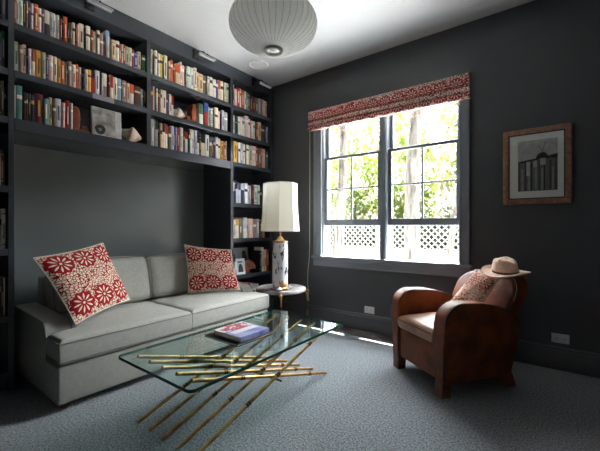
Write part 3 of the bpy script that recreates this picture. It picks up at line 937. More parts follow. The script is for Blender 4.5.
# ------------------------------------------------------------------ coffee table
ct = thing('coffee_table', (-1.60, 1.54, 0), 0, 'glass-topped coffee table on crossed brass bamboo rods', 'coffee table')
GX0, GX1, GY0, GY1, GZ0, GZ1 = -1.945, -1.268, .886, 2.215, .3765, .3925
def round_rect(x0, x1, y0, y1, r, n=8):
    pts = []
    for cx, cy, a0 in ((x1 - r, y1 - r, 0), (x0 + r, y1 - r, 90), (x0 + r, y0 + r, 180), (x1 - r, y0 + r, 270)):
        for i in range(n + 1):
            a = R(a0 + 90 * i / n)
            pts.append((cx + r * math.cos(a), cy + r * math.sin(a)))
    return pts
rr = round_rect(GX0, GX1, GY0, GY1, .034)
b = BM()
A = [b.verts.new((x, y, GZ0)) for x, y in rr]; B = [b.verts.new((x, y, GZ1)) for x, y in rr]
b.faces.new(A); b.faces.new(B)
top = obj('glass_top', b, MT['glass'], ct, smooth='keep')
b = BM()
A = [[b.verts.new((cx + (x - cx) * k, cy + (y - cy) * k, z)) for x, y in rr] for cx, cy in (((GX0 + GX1) / 2, (GY0 + GY1) / 2),) for k, z in ((.9985, GZ0), (1, GZ0 + .002), (1, GZ1 - .002), (.9985, GZ1))]
for p, q in zip(A, A[1:]):
    for i in range(len(rr)):
        b.faces.new((p[i], p[(i + 1) % len(rr)], q[(i + 1) % len(rr)], q[i]))
obj('polished_edge', b, MT['glass_edge'], top, smooth=50)
def rod(p0, p1, knots):
    p0, p1 = Vector(p0), Vector(p1)
    r = obj('rod', tube(BM(), [p0, p1], .0100, 12), MT['brass'], ct, smooth=40)
    d = (p1 - p0).normalized()
    for t in knots:
        c = p0.lerp(p1, t)
        b = BM()
        tube(b, [c - d * .016, c - d * .013, c - d * .006, c - d * .004, c + d * .004, c + d * .006, c + d * .013, c + d * .016],
             [.0094, .0125, .0125, .0100, .0100, .0125, .0125, .0094], 12)
        obj('collar', b, MT['brass_dark'], r, smooth=40)
for i in range(5):
    x = -1.878 + .126 * i
    rod((x, .970, .009), (x, 2.150, .367), (.26 + .012 * i, .52, .80))
for i in range(5):
    x = -1.902 + .126 * i
    rod((x, 2.155, .009), (x, .985, .367), (.18, .48, .76 - .01 * i))
obj('crossbar', tube(BM(), [(-1.93, 1.566, .176), (-1.33, 1.566, .176)], .006, 10), MT['brass_dark'], ct, smooth=40)

# two books lying on the glass
cover_blue = mat('violet_blue_printed_cover', (84, 88, 160), .3, scale=7, rgb2=(170, 174, 212), coat=.4)
cover_red = mat('magenta_red_print', (176, 42, 70), .3, scale=30, rgb2=(206, 96, 112), coat=.4)
t = thing('magazine', (-1.69, 1.55, GZ1), 0, 'dark thin magazine lying under the colourful book on the glass table', 'magazine')
obj('cover', box(BM(), -1.824, -1.512, 1.382, 1.706, GZ1 + .0005, GZ1 + .004, .001), MT['dark_metal'], t)
obj('pages', box(BM(), -1.822, -1.515, 1.384, 1.704, GZ1 + .004, GZ1 + .0115), MT['page'], t)
obj('cover', box(BM(), -1.824, -1.512, 1.382, 1.706, GZ1 + .0115, GZ1 + .0145, .001), mat('dark_brown_cover', (66, 54, 48), .35, var=.15), t)
bz = GZ1 + .015
t = thing('hardcover_book', (-1.66, 1.55, bz), 0, 'large book with violet-blue and red cover, topmost on the glass table', 'book')
obj('pages', box(BM(), -1.775, -1.530, 1.420, 1.662, bz + .003, bz + .027), MT['page'], t)
c = BM(); box(c, -1.780, -1.524, 1.414, 1.666, bz, bz + .003, .001); box(c, -1.780, -1.524, 1.414, 1.666, bz + .027, bz + .030, .001); box(c, -1.527, -1.523, 1.414, 1.666, bz, bz + .030, .001)
cov = obj('cover', c, cover_blue, t)
obj('printed_ground', box(BM(), -1.779, -1.672, 1.4145, 1.6655, bz + .0296, bz + .0302), MT['white'], cov)
b = BM()
for k in range(26):
    x, y, s = rng.uniform(-1.765, -1.66), rng.uniform(1.435, 1.645), rng.uniform(.010, .024)
    a0 = rng.random() * 6
    prism(b, [(x + s * (1 + .35 * math.sin(3 * a + k)) * math.cos(a), y + s * (1 + .35 * math.sin(3 * a + k)) * math.sin(a)) for a in [a0 + 2 * math.pi * i / 12 for i in range(12)]], 'z', bz + .0302, bz + .0305 + .00003 * k)
obj('printed_flowers', b, cover_red, cov)
obj('printed_title', box(BM(), -1.655, -1.60, 1.44, 1.65, bz + .0301, bz + .0305), MT['white'], cov)

# ------------------------------------------------------------------ side table in the corner
TC = Vector((-2.437, 2.862, 0)); TZ = .44
st = thing('side_table', TC, 0, 'round marble-topped side table with slim brass legs in the corner', 'side table')
obj('marble_top', lathe(BM(), [(.250, TZ - .040), (.268, TZ - .036), (.274, TZ - .026), (.274, TZ - .012), (.268, TZ - .003), (.262, TZ)], TC, 64), MT['marble'], st, smooth=50)
obj('apron_ring', lathe(BM(), [(.222, TZ - .070), (.222, TZ - .040), (.230, TZ - .040), (.230, TZ - .070), (.222, TZ - .070)], TC, 48, cap=False), MT['dark_metal'], st, smooth=40)
ang0 = math.atan2(.605, .796)
for k in range(4):
    a = ang0 + k * math.pi / 2 + .05
    d = Vector((math.cos(a), math.sin(a), 0))
    lg = obj('leg', tube(BM(), [TC + d * .232 + Vector((0, 0, TZ - .05)), TC + d * .262 + Vector((0, 0, TZ - .046)), TC + d * .286 + Vector((0, 0, TZ - .07)),
                     TC + d * .289 + Vector((0, 0, TZ - .13)), TC + d * .288 + Vector((0, 0, .20)), TC + d * .287 + Vector((0, 0, .004))], [.010, .010, .011, .010, .008, .007], 10), MT['brass'], st, smooth=60)
    obj('knob', lathe(BM(), [(.002, TZ - .062), (.014, TZ - .055), (.018, TZ - .042), (.014, TZ - .030), (.004, TZ - .022), (.001, TZ - .020)], TC + d * .292, 14), MT['brass'], lg, smooth=60)
    obj('dark_sleeve', tube(BM(), [TC + d * .289 + Vector((0, 0, TZ - .15)), TC + d * .288 + Vector((0, 0, TZ - .25))], .0112, 10), MT['dark_metal'], lg, smooth=60)

LC = TC + Vector((.078, -.105, TZ))
lamp = thing('table_lamp', LC, 0, 'tall figured porcelain table lamp with ivory panelled shade', 'lamp')
obj('base', lathe(BM(), [(.094, 0), (.096, .008), (.092, .020), (.080, .026), (.076, .034)], LC, 40), MT['brass'], lamp, smooth=40)
for k in range(8):
    a = 2 * math.pi * k / 8
    obj('bead_foot', lathe(BM(), [(.002, .001), (.012, .004), (.016, .014), (.012, .024), (.002, .028)], LC + Vector((.094 * math.cos(a), .094 * math.sin(a), 0)), 12), MT['chrome'], lamp, smooth=60)
obj('body', lathe(BM(), [(.074, .030), (.081, .036), (.083, .06), (.083, .46), (.081, .492), (.076, .500)], LC, 40), MT['porcelain'], lamp, smooth=50)
obj('brass_cap', lathe(BM(), [(.080, .498), (.084, .503), (.082, .512), (.060, .516), (.042, .524), (.030, .540), (.020, .556), (.012, .562)], LC, 32), MT['brass'], lamp, smooth=50)
obj('neck', lathe(BM(), [(.010, .560), (.010, .70), (.014, .702), (.014, .74), (.010, .742)], LC, 16), MT['brass'], lamp, smooth=50)
def oct_ring(r, z, n=8):
    pts = []
    for k in range(n):
        a = 2 * math.pi * (k + .32) / n
        for t in (-.30, 0, .30):
            aa = a + t * 2 * math.pi / n
            f = math.cos(math.pi / n) / math.cos(aa - a)
            pts.append(LC + Vector((r * f * math.cos(aa), r * f * math.sin(aa), z)))
        aa = a + .5 * 2 * math.pi / n
        pts.append(LC + Vector((r * 1.0 * math.cos(aa), r * 1.0 * math.sin(aa), z)))
    return pts
s0, s1, zr0, zr1 = .204, .180, .618, 1.118
b = BM()
rings = []
for i in range(9):
    t = i / 8
    rings.append([b.verts.new(p) for p in oct_ring(s0 + (s1 - s0) * t - .006 * math.sin(math.pi * t), zr0 + (zr1 - zr0) * t)])
for p, q in zip(rings, rings[1:]):
    for i in range(len(p)):
        b.faces.new((p[i], p[(i + 1) % len(p)], q[(i + 1) % len(p)], q[i]))
sh = obj('lamp_shade', b, MT['shade'], lamp, smooth=12)
for r_, z in ((s0, zr0), (s1, zr1)):
    obj('trim_band', tube(BM(), oct_ring(r_ + .001, z), .004, 6, closed=True), MT['cord'], sh, smooth=True)
ribs = BM()
for k in range(8):
    a = 2 * math.pi * (k + .32 + .5) / 8
    pts = [LC + Vector(((s0 + (s1 - s0) * t - .006 * math.sin(math.pi * t) + .001) * math.cos(a), (s0 + (s1 - s0) * t - .006 * math.sin(math.pi * t) + .001) * math.sin(a), zr0 + (zr1 - zr0) * t)) for t in [i / 8 for i in range(9)]]
    tube(ribs, pts, .0025, 5)
obj('seam', ribs, MT['cord'], sh, smooth=True)
sp = BM()
for k in range(3):
    a = 2 * math.pi * k / 3
    tube(sp, [LC + Vector((0, 0, 1.09)), LC + Vector((s1 * .96 * math.cos(a), s1 * .96 * math.sin(a), 1.108))], .002, 6)
tube(sp, [LC + Vector((0, 0, .74)), LC + Vector((0, 0, 1.10))], .003, 6)
obj('shade_spider', sp, MT['brass'], lamp, smooth=40)
dish = thing('silver_dish', LC + Vector((.085, -.13, 0)), 0, 'small round silver dish on the marble table before the lamp', 'dish')
obj('bowl', lathe(BM(), [(.014, 0), (.016, .004), (.022, .010), (.034, .026), (.036, .034), (.033, .034), (.030, .026), (.018, .012), (.001, .010)], LC + Vector((.085, -.13, 0)), 24, cap=False), MT['chrome'], dish, smooth=60)
obj('lid', lathe(BM(), [(.036, .034), (.030, .044), (.014, .050), (.004, .052), (.006, .060), (.001, .064)], LC + Vector((.085, -.13, 0)), 24, cap=False), MT['chrome'], dish, smooth=60)

# ------------------------------------------------------------------ leather club chair (built facing local -y)
ch = thing('club_chair', (-.632, 2.715, 0), R(-35.5), 'worn brown leather club chair with rounded arms beneath the window', 'armchair')
L_ = dict(parent=ch, local=True)
for x in (-.245, .245):
    for y, yy in ((-.295, -.31), (.20, .25)):
        b = BM()
        prism(b, [(x - .035, y - .034), (x + .035, y - .034), (x + .035, y + .034), (x - .035, y + .034)], 'z', 0, .13)
        for v in b.verts:
            if v.co.z < .01:
                v.co.y += .35 * (yy - y) if y < 0 else (yy - y)
                v.co.x = x + (v.co.x - x) * .92
        obj('leg', b, MT['leg_wood'], **L_)
body = BM(); box(body, -.215, .215, -.318, .27, .095, .325, .018, seg=3)
obj('seat_frame', body, MT['leather'], **L_, smooth=50)
s = obj('seat_cushion', pad(BM(), [(-.195, .195, -.345, .15)], .322, .425, .035, crown=.028, wob=.008, seed=9), MT['leather_seat'], **L_, smooth=60)
obj('welt', tube(BM(), [(-.193, .05, .392), (-.193, -.325, .392), (-.18, -.343, .392), (.18, -.343, .392), (.193, -.325, .392), (.193, .05, .392)], .0045, 6), MT['leather_dark'], s, local=True, smooth=True)
def arm_profile():
    pts = [(.235, .085), (-.330, .085), (-.338, .30), (-.336, .47)]
    for i in range(1, 9):
        a = R(90 * i / 8)
        pts.append((-.206 - .130 * math.cos(a), .480 + .130 * math.sin(a)))
    pts += [(-.05, .602), (.08, .576), (.19, .534), (.255, .488), (.284, .43), (.280, .36), (.262, .25)]
    return pts
for sgn in (-1, 1):
    b = BM()
    x0, x1 = .203, .286
    prism(b, arm_profile(), 'x', x0, x1, .018, seg=4)
    for v in b.verts:
        v.co.x += .045 * max(0, v.co.z - .12) * (v.co.x - x0) / (x1 - x0) * 1.6
        v.co.x *= sgn
    a = obj('arm', b, MT['leather'], **L_, smooth=55)
    for xx, off in ((x1 - .006, .045 * 1.6), (x0 + .010, .0)):
        pts = []
        for y, z in arm_profile()[1:-2]:
            cy, cz = -.02, .33
            k = .985
            pts.append((sgn * (xx + off * max(0, z - .12)), cy + (y - cy) * k, cz + (z - cz) * k))
        obj('welt', tube(BM(), pts, .0062, 6), MT['leather_dark'], a, local=True, smooth=True)
# leaning back with rounded top corners
bp = []
W = .275
for i in range(9):
    a = R(180 - 90 * i / 8); bp.append((-W + .15 + .15 * math.cos(a), .60 + .155 * math.sin(a)))
for i in range(9):
    a = R(90 - 90 * i / 8); bp.append((W - .15 + .15 * math.cos(a), .60 + .155 * math.sin(a)))
bp += [(W - .03, .40), (W - .085, .14), (-W + .085, .14), (-W + .03, .40)]
b = BM()
prism(b, bp, 'y', .095, .222, .035, seg=4)
bmesh.ops.triangulate(b, faces=[f for f in b.faces if len(f.verts) > 4])
for v in b.verts:
    v.co.y += .56 * (v.co.z - .32) if v.co.z > .32 else .16 * (v.co.z - .32)
    if v.co.z > .5: v.co.x *= 1 + .45 * (v.co.z - .5)
back = obj('backrest', b, MT['leather'], **L_, smooth=60)
pts = [(x * .985 * (1 + .45 * max(0, z - .5)), .098 + .56 * (z - .32), z - .006) for x, z in bp[:18]]
obj('welt', tube(BM(), [(x, y + .004, z) for x, y, z in pts], .005, 6), MT['leather_dark'], back, local=True, smooth=True)

M4 = world_matrix(ch)
cp = [M4 @ Vector(p) for p in ((-.10, -.01, .450), (.150, .02, .455), (.215, .200, .735), (.03, .190, .775))]
scatter('chair_pillow', cp, .055, 'small red and cream pillow tucked in the leather chair beneath the hat', M4 @ Vector((.09, .06, .43)), 18, 'faded')

hl = M4 @ Vector((.185, .290, .772))
hat = thing('straw_hat', hl, R(-35), 'pale straw fedora with dark band resting on the leather chair back', 'hat')
hat.scale = (.9, .9, .95)
hat.rotation_euler = (R(7), R(4), R(-35))
b = BM()
n = 48
prof = [(.084, .004), (.10, .001), (.13, .0), (.152, .002), (.165, .006), (.168, .010)]
def brimv(r, z, t):
    zz = z + .016 * (r / .168) ** 2 * math.cos(2 * t)
    return (r * 1.06 * math.cos(t), r * .94 * math.sin(t), zz)
rings = [[b.verts.new(brimv(r, z, 2 * math.pi * j / n)) for j in range(n)] for r, z in prof] + [[b.verts.new(brimv(r, z + .004, 2 * math.pi * j / n)) for j in range(n)] for r, z in reversed(prof)]
rings.append(rings[0])
for p, q in zip(rings, rings[1:]):
    for j in range(n):
        b.faces.new((p[j], p[(j + 1) % n], q[(j + 1) % n], q[j]))
obj('brim', b, MT['straw'], hat, local=True, smooth=60)
b = BM()
cprof = [(.090, .002), (.090, .03), (.087, .06), (.080, .09), (.070, .108), (.052, .116), (.03, .112), (.008, .100)]
rings = []
for i, (r, z) in enumerate(cprof):
    ring = []
    for j in range(n):
        t = 2 * math.pi * j / n
        x, y = r * 1.10 * math.cos(t), r * .92 * math.sin(t)
        k = z / .116
        pinch = 1 - .26 * k * max(0, math.cos(t)) ** 2          # pinched front
        crease = -.022 * math.exp(-(y / .022) ** 2) * max(0, k - .75) * 4
        dent = -.014 * max(0, k - .6) * (1 if x > 0 else .2)
        ring.append(b.verts.new((x, y * pinch, z + crease + dent)))
    rings.append(ring)
for p, q in zip(rings, rings[1:]):
    for j in range(n):
        b.faces.new((p[j], p[(j + 1) % n], q[(j + 1) % n], q[j]))
b.faces.new(rings[-1])
crown = obj('crown', b, MT['straw'], hat, local=True, smooth=70)
obj('hat_band', lathe(BM(), [(.0915, .006), (.0918, .020)], (0, 0, 0), 48, cap=False), MT['band'], hat, local=True, smooth=60).scale = (1.105, .925, 1)

# ------------------------------------------------------------------ roman blind
bl = thing('roman_blind', (-1.507, BY, 2.36), 0, 'red and cream patterned roman blind drawn up above the window', 'blind')
prof = [(-.020, 2.472), (-.066, 2.474), (-.072, 2.468), (-.074, 2.374), (-.070, 2.366), (-.038, 2.364), (-.036, 2.354), (-.068, 2.352), (-.074, 2.344), (-.075, 2.318),
        (-.070, 2.310), (-.040, 2.308), (-.038, 2.300), (-.072, 2.298), (-.080, 2.290), (-.082, 2.262), (-.074, 2.250), (-.030, 2.252)]
b = BM(); uvl = b.loops.layers.uv.new('UVMap')
bx0, bx1, nx = -2.348, -0.624, 60
arc = [0.0]
for (ya, za), (yb, zb) in zip(prof, prof[1:]):
    arc.append(arc[-1] + math.hypot(yb - ya, zb - za))
V = [[b.verts.new((bx0 + (bx1 - bx0) * i / nx, BY + y + (.002 * noise.noise(Vector((i * .35, z * 9, 0))) if k > 3 else 0), z - .028 + (.0015 * noise.noise(Vector((i * .22, 7, k * .2))) if k > 3 else 0))) for k, (y, z) in enumerate(prof)] for i in range(nx + 1)]
for i in range(nx):
    for k in range(len(prof) - 1):
        f = b.faces.new((V[i][k], V[i + 1][k], V[i + 1][k + 1], V[i][k + 1]))
        for lp, (ii, kk) in zip(f.loops, ((i, k), (i + 1, k), (i + 1, k + 1), (i, k + 1))):
            lp[uvl].uv = ((bx0 + (bx1 - bx0) * ii / nx) / .48, -arc[kk] / .48)
pass
obj('fabric_folds', b, MT['blind'], bl)
obj('headrail', box(BM(), bx0 + .01, bx1 - .01, BY - .058, BY - .001, 2.405, 2.438, .002), MT['white'], bl)
obj('bottom_batten', box(BM(), bx0 + .01, bx1 - .01, BY - .070, BY - .058, 2.230, 2.255, .002), MT['white'], bl)
obj('pull_cord', tube(BM(), [(-2.345, BY - .045, 2.30), (-2.345, BY - .045, 1.5), (-2.347, BY - .045, .85), (-2.352, BY - .05, .70), (-2.368, BY - .05, .60), (-2.372, BY - .05, .45), (-2.366, BY - .045, .33), (-2.372, BY - .04, .26)], .0028, 6), MT['cord'], bl, smooth=True)
obj('cord_tassel', lathe(BM(), [(.002, .262), (.007, .255), (.008, .232), (.001, .228)], (-2.372, BY - .04, 0), 10), MT['cord'], bl, smooth=60)

# ------------------------------------------------------------------ framed picture, outlets
fr = thing('framed_picture', (-.152, BY, 1.285), 0, 'brown wood framed black and white photograph hanging on dark wall', 'framed picture')
fx0, fx1, fz0, fz1 = -.378, .072, 1.285, 1.888
fw = .040
b = BM()
def frame_bar(pts, axis, a, b_): pass
for (x0, x1, z0, z1) in ((fx0, fx0 + fw, fz0, fz1), (fx1 - fw, fx1, fz0, fz1), (fx0 + fw - .001, fx1 - fw + .001, fz0, fz0 + fw), (fx0 + fw - .001, fx1 - fw + .001, fz1 - fw, fz1)):
    box(b, x0, x1, BY - .036, BY - .002, z0, z1, .005)
obj('frame', b, MT['frame_wood'], fr, smooth=30)
b = BM()
i_ = fw - .004
for (x0, x1, z0, z1) in ((fx0 + i_, fx0 + i_ + .012, fz0 + i_, fz1 - i_), (fx1 - i_ - .012, fx1 - i_, fz0 + i_, fz1 - i_), (fx0 + i_, fx1 - i_, fz0 + i_, fz0 + i_ + .012), (fx0 + i_, fx1 - i_, fz1 - i_ - .012, fz1 - i_)):
    box(b, x0, x1, BY - .031, BY - .008, z0, z1, .002)
obj('inner_lip', b, MT['dark_metal'], fr)
obj('mat_board', box(BM(), fx0 + fw - .002, fx1 - fw + .002, BY - .022, BY - .004, fz0 + fw - .002, fz1 - fw + .002), MT['mat_board'], fr)
px0, px1, pz0, pz1 = -.272, -.014, 1.388, 1.792
def PX(u, v): return (px0 + (px1 - px0) * u, pz0 + (pz1 - pz0) * v)
photo = obj('photograph', box(BM(), px0, px1, BY - .024, BY - .0215, pz0, pz1), MT['gray4'], fr)
def shape(name, uv, m, d): obj(name, prism(BM(), [PX(*p) for p in uv], 'y', BY - .0245 - d, BY - .0238), MT[m], photo)
shape('yard', [(0, 0), (1, 0), (1, .63), (.72, .66), (.5, .64), (0, .60)], 'gray2', 0)
shape('roof', [(0, .58), (.46, .63), (.50, .70), (.60, .745), (.72, .735), (.76, .67), (1, .70), (1, .61), (.6, .62), (0, .55)], 'gray0', .0003)
for u, w_, g in ((.0, .05, 'gray1'), (.17, .05, 'gray1'), (.335, .035, 'gray0'), (.53, .04, 'gray1'), (.66, .03, 'gray0'), (.80, .05, 'gray1'), (.93, .05, 'gray1')):
    shape('post', [(u, 0), (u + w_, 0), (u + w_, .60), (u, .57)], g, .0004)
for u, w_, v0, v1 in ((.22, .09, .30, .58), (.40, .09, .46, .59), (.57, .14, .50, .63)):
    shape('pale_panel', [(u, v0), (u + w_, v0), (u + w_, v1), (u, v1)], 'gray4', .0005)  # pale panels set a window's reflection in the glass into the print
for u in (.09, .26, .44, .60, .86):
    shape('pale_slat', [(u, .02), (u + .05, .02), (u + .05, .44), (u, .44)], 'gray3', .0002)
for a in ((.62, .74, .70, .95), (.66, .74, .84, .82), (.64, .76, .52, .88), (.66, .75, .99, .52)):
    u0, v0, u1, v1 = a
    shape('sail', [(u0 - .006, v0), (u0 + .010, v0), (u1 + .010, v1), (u1 - .006, v1)], 'gray2', .0006)
obj('glazing', box(BM(), fx0 + fw - .003, fx1 - fw + .003, BY - .0290, BY - .0270, fz0 + fw - .003, fz1 - fw + .003), MT['pane'], fr)

def outlet(x, z, label):
    t = thing('wall_outlet', (x, BY, z), 0, label, 'outlet', 'white wall outlets above the baseboard')
    obj('cover_plate', box(BM(), -.056, .056, -.007, 0, -.036, .036, .003), MT['white'], t, local=True)
    for sx in (-.026, .026):
        s = obj('socket', box(BM(), sx - .017, sx + .017, -.0095, -.006, -.020, .020, .002), MT['white'], t, local=True)
        b = BM(); box(b, sx - .008, sx - .005, -.0101, -.009, -.006, .006); box(b, sx + .005, sx + .008, -.0101, -.009, -.006, .006)
        obj('slot', b, MT['gray1'], s, local=True)
outlet(-1.602, .224, 'white horizontal wall outlet beneath the window')
outlet(.002, .239, 'white horizontal wall outlet right of the leather chair')

# ------------------------------------------------------------------ pendant and ceiling speaker
PC = Vector((-1.436, 1.612, 2.372)); pa, pb = .277, .162
pd = thing('pendant_lamp', (PC.x, PC.y, CZ), 0, 'white ribbed bubble pendant lamp hanging from the ceiling', 'pendant lamp')
NR = 40
prof = []
for i in range(25):
    ph_ = R(-78 + 156 * i / 24)
    prof.append((pa * math.cos(ph_), pb * math.sin(ph_)))
obj('bubble_shade', lathe(BM(), prof, PC, NR * 8, mod=lambda t, i: 1 - .022 * (1 - abs(math.sin(t * NR / 2))) ** .5 * 0 - .030 * (1 - abs(math.sin(t * NR / 2))), cap=False), MT['pendant'], pd, smooth=75)
wires = BM()
for k in range(NR):
    a = 2 * math.pi * k / NR
    tube(wires, [PC + Vector((r * .986 * math.cos(a + math.pi / NR * 0), r * .986 * math.sin(a), z)) for r, z in prof[::2]], .0011, 4)
obj('wire_cage', wires, MT['chrome'], pd, smooth=True)
zb = PC.z + prof[0][1]
obj('bottom_ring', lathe(BM(), [(.040, zb - .010), (.058, zb - .012), (.062, zb - .006), (.060, zb + .004), (.044, zb + .004), (.040, zb - .010)], (PC.x, PC.y, 0), 40, cap=False), MT['chrome'], pd, smooth=50)
obj('bulb', lathe(BM(), [(.002, zb - .004), (.022, zb + .002), (.034, zb + .018), (.038, zb + .036), (.030, zb + .06), (.016, zb + .085), (.014, zb + .11)], (PC.x, PC.y, 0), 24), MT['white'], pd, smooth=70)
zt = PC.z + prof[-1][1]
obj('top_cap', lathe(BM(), [(.060, zt - .002), (.058, zt + .008), (.02, zt + .016), (.006, zt + .02)], (PC.x, PC.y, 0), 32), MT['chrome'], pd, smooth=50)
obj('cord', tube(BM(), [(PC.x, PC.y, zb + .10), (PC.x, PC.y, CZ - .02)], .004, 8), MT['cord'], pd, smooth=True)
obj('ceiling_canopy', lathe(BM(), [(.06, CZ), (.06, CZ - .012), (.02, CZ - .03), (.006, CZ - .034)], (PC.x, PC.y, 0), 32), MT['white'], pd, smooth=50)
spk = thing('ceiling_speaker', (-2.682, 2.765, CZ), 0, 'round white speaker grille set flush in the ceiling corner', 'speaker')
obj('rim', lathe(BM(), [(.094, CZ), (.094, CZ - .005), (.100, CZ - .007), (.108, CZ - .005), (.110, CZ)], (-2.682, 2.765, 0), 48, cap=False), MT['bright_white'], spk, smooth=50)
obj('grille', lathe(BM(), [(.001, CZ - .003), (.093, CZ - .002)], (-2.682, 2.765, 0), 48), MT['ceil'], spk, smooth=50)

# ------------------------------------------------------------------ the garden
GZ = -.45
obj('patio', box(BM(), -9, 8, BY + .17, 7.2, GZ - .1, GZ), MT['paving'], kind=S)  # unseen ground, made pale to bounce sunlight up to the ceiling
obj('garden_bed', box(BM(), -22, 14, 7.2, 30, GZ - .1, GZ - .01), MT['mulch'], kind=S)
obj('roof_eave', box(BM(), -6, 5, BY + .165, BY + .54, 2.93, 3.05), MT['roof'], kind=S)  # unseen overhang, sized to trim the sun to a sliver on the carpet
FY = 7.6
def lattice(x0, x1, label):
    t = thing('lattice_fence', ((x0 + x1) / 2, FY, GZ), 0, label, 'fence', 'white lattice-topped fence panels in the garden')
    za, zb = .60, 1.24
    b = BM()
    p = .14
    w = .017
    def clip(cx, sgn):
        # strip x = cx + sgn * (z - za), kept inside the panel
        z0, z1 = za, zb
        lo, hi = x0, x1
        if sgn > 0:
            z0 = max(z0, za + (lo - cx)); z1 = min(z1, za + (hi - cx))
        else:
            z0 = max(z0, za + (cx - hi)); z1 = min(z1, za + (cx - lo))
        return z0, z1
    k = x0 - (zb - za)
    i = 0
    while k < x1 + (zb - za):
        for sgn, y in ((1, FY - .006), (-1, FY + .006)):
            z0, z1 = clip(k, sgn)
            if z1 - z0 > .03:
                xa, xb = k + sgn * (z0 - za), k + sgn * (z1 - za)
                vs = [b.verts.new(q) for yy in (y - .005, y + .005) for q in ((xa - w, yy, z0), (xa + w, yy, z0), (xb + w, yy, z1), (xb - w, yy, z1))]
                for f in ((0, 1, 2, 3), (7, 6, 5, 4), (0, 4, 5, 1), (1, 5, 6, 2), (2, 6, 7, 3), (3, 7, 4, 0)):
                    b.faces.new([vs[j] for j in f])
        k += p
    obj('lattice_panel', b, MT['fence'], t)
    b = BM(); n = max(1, int((x1 - x0) / .14)); s = (x1 - x0) / n
    for j in range(n):
        box(b, x0 + j * s + .003, x0 + (j + 1) * s - .003, FY - .012, FY + .012, GZ, .57)
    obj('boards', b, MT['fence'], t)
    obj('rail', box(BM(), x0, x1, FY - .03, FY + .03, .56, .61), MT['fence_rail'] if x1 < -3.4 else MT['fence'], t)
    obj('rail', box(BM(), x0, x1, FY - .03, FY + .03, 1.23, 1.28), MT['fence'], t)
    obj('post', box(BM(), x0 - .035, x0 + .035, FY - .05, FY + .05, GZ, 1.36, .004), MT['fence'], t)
for a, b_, lab in ((-7.6, -5.74, 'white lattice fence panel farthest left beyond the window'), (-5.66, -3.54, 'white lattice fence panel behind the left pair of pale trunks'),
                   (-3.46, -1.44, 'white lattice fence panel seen through the right sash'), (-1.36, .6, 'white lattice fence panel farthest right beyond the window')):
    lattice(a, b_, lab)

def leaves(bm, c, rad, n, size, seed, hollow=.35):
    r_ = random.Random(seed)
    for _ in range(n):
        while True:
            p = Vector((r_.uniform(-1, 1), r_.uniform(-1, 1), r_.uniform(-1, 1)))
            if hollow < p.length < 1: break
        q = Vector((c[0] + p.x * rad[0], c[1] + p.y * rad[1], c[2] + p.z * rad[2]))
        if noise.noise(q * 1.3 + Vector((seed, 0, 0))) < -.12:
            continue
        d = Vector((r_.gauss(0, 1), r_.gauss(0, 1), r_.gauss(0, .7))).normalized()
        u, w = basis(d)
        s = size * r_.uniform(.6, 1.3)
        vs = [bm.verts.new(q + d * s), bm.verts.new(q + u * s * .42 + w * s * .1), bm.verts.new(q - d * s), bm.verts.new(q - u * s * .42 + w * s * .1)]
        bm.faces.new((vs[0], vs[1], vs[3])); bm.faces.new((vs[1], vs[2], vs[3]))
    return bm

def tree(x, y, r0, leanx, label, seed, ch_=5.2, leafn=1500, name='garden_tree'):
    t = thing(name, (x, y, GZ), 0, label, 'tree', 'pale-trunked trees in the garden')
    r_ = random.Random(seed)
    b = BM()
    pts, rd = [], []
    for i in range(15):
        h = i / 14
        pts.append((x + leanx * h + .05 * math.sin(h * 7 + seed) * (h + .2), y + .04 * math.sin(h * 5 + seed * 2), GZ + h * ch_))
        rd.append(r0 * (1.25 - .25 * min(1, h * 8)) * (1 - .55 * h))
    tube(b, pts, rd, 14)
    obj('trunk', b, MT['bark'], t, smooth=60)
    top_ = Vector(pts[-1])
    for k in range(4):
        a = r_.uniform(0, 6.28)
        s = Vector(pts[9 + k])
        e2 = s + Vector((math.cos(a) * .5, .5 + .5 * math.sin(a), .9))
        obj('branch', tube(BM(), [s, s.lerp(e2, .5) + Vector((0, 0, .1)), e2], [r0 * .35, r0 * .25, r0 * .1], 8), MT['bark'], t, smooth=60)
    obj('crown', leaves(BM(), (top_.x + .2, top_.y + 1.1, top_.z - .3), (.5, .9, .7), leafn // 3, .09, seed), MT['leaf'], t)
tree(-4.02, 5.9, .135, -.30, 'pale leaning trunk farthest left through the left sash', 3)
tree(-3.72, 6.15, .125, .25, 'pale trunk second from left through the left sash', 5)
tree(-2.02, 5.8, .150, .12, 'thick pale trunk through the right sash', 8)
tree(-1.66, 6.4, .060, .55, 'thin leaning pale trunk at the right edge of the window', 11, leafn=900)
def shrub(x, y, rx, rz, m, label, seed, n):
    t = thing('garden_shrub', (x, y, GZ), 0, label, 'shrub', 'tall shrubs behind the garden fence')
    obj('stem', tube(BM(), [(x, y, GZ), (x + .05, y, .6), (x, y + .05, 1.8)], [.06, .05, .03], 8), MT['bark'], t, smooth=60)
    obj('foliage', leaves(BM(), (x, y, GZ + rz), (rx, .9, rz), n, .12, seed, 0), MT[m], t)
shrub(-6.9, 9.7, .80, 2.4, 'leaf', 'tall yellow-green shrub behind the left trunks', 21, 3200)
shrub(-5.2, 9.7, .80, 2.7, 'leaf', 'tall yellow-green shrub at the middle of the left sash', 22, 3400)
shrub(-3.5, 9.7, .80, 2.7, 'leaf', 'tall yellow-green shrub at the left of the right sash', 23, 3400)
shrub(-1.8, 9.7, .80, 2.3, 'leaf2', 'grey-green shrub behind the thick pale trunk', 24, 3200)
shrub(-.1, 9.7, .80, 2.4, 'leaf2', 'grey-green shrub at far right behind the fence', 25, 2000)
shrub(-7.6, 11.9, 1.15, 3.5, 'leaf_pale', 'large pale straw-green shrub far back at the left of the garden', 26, 5000)
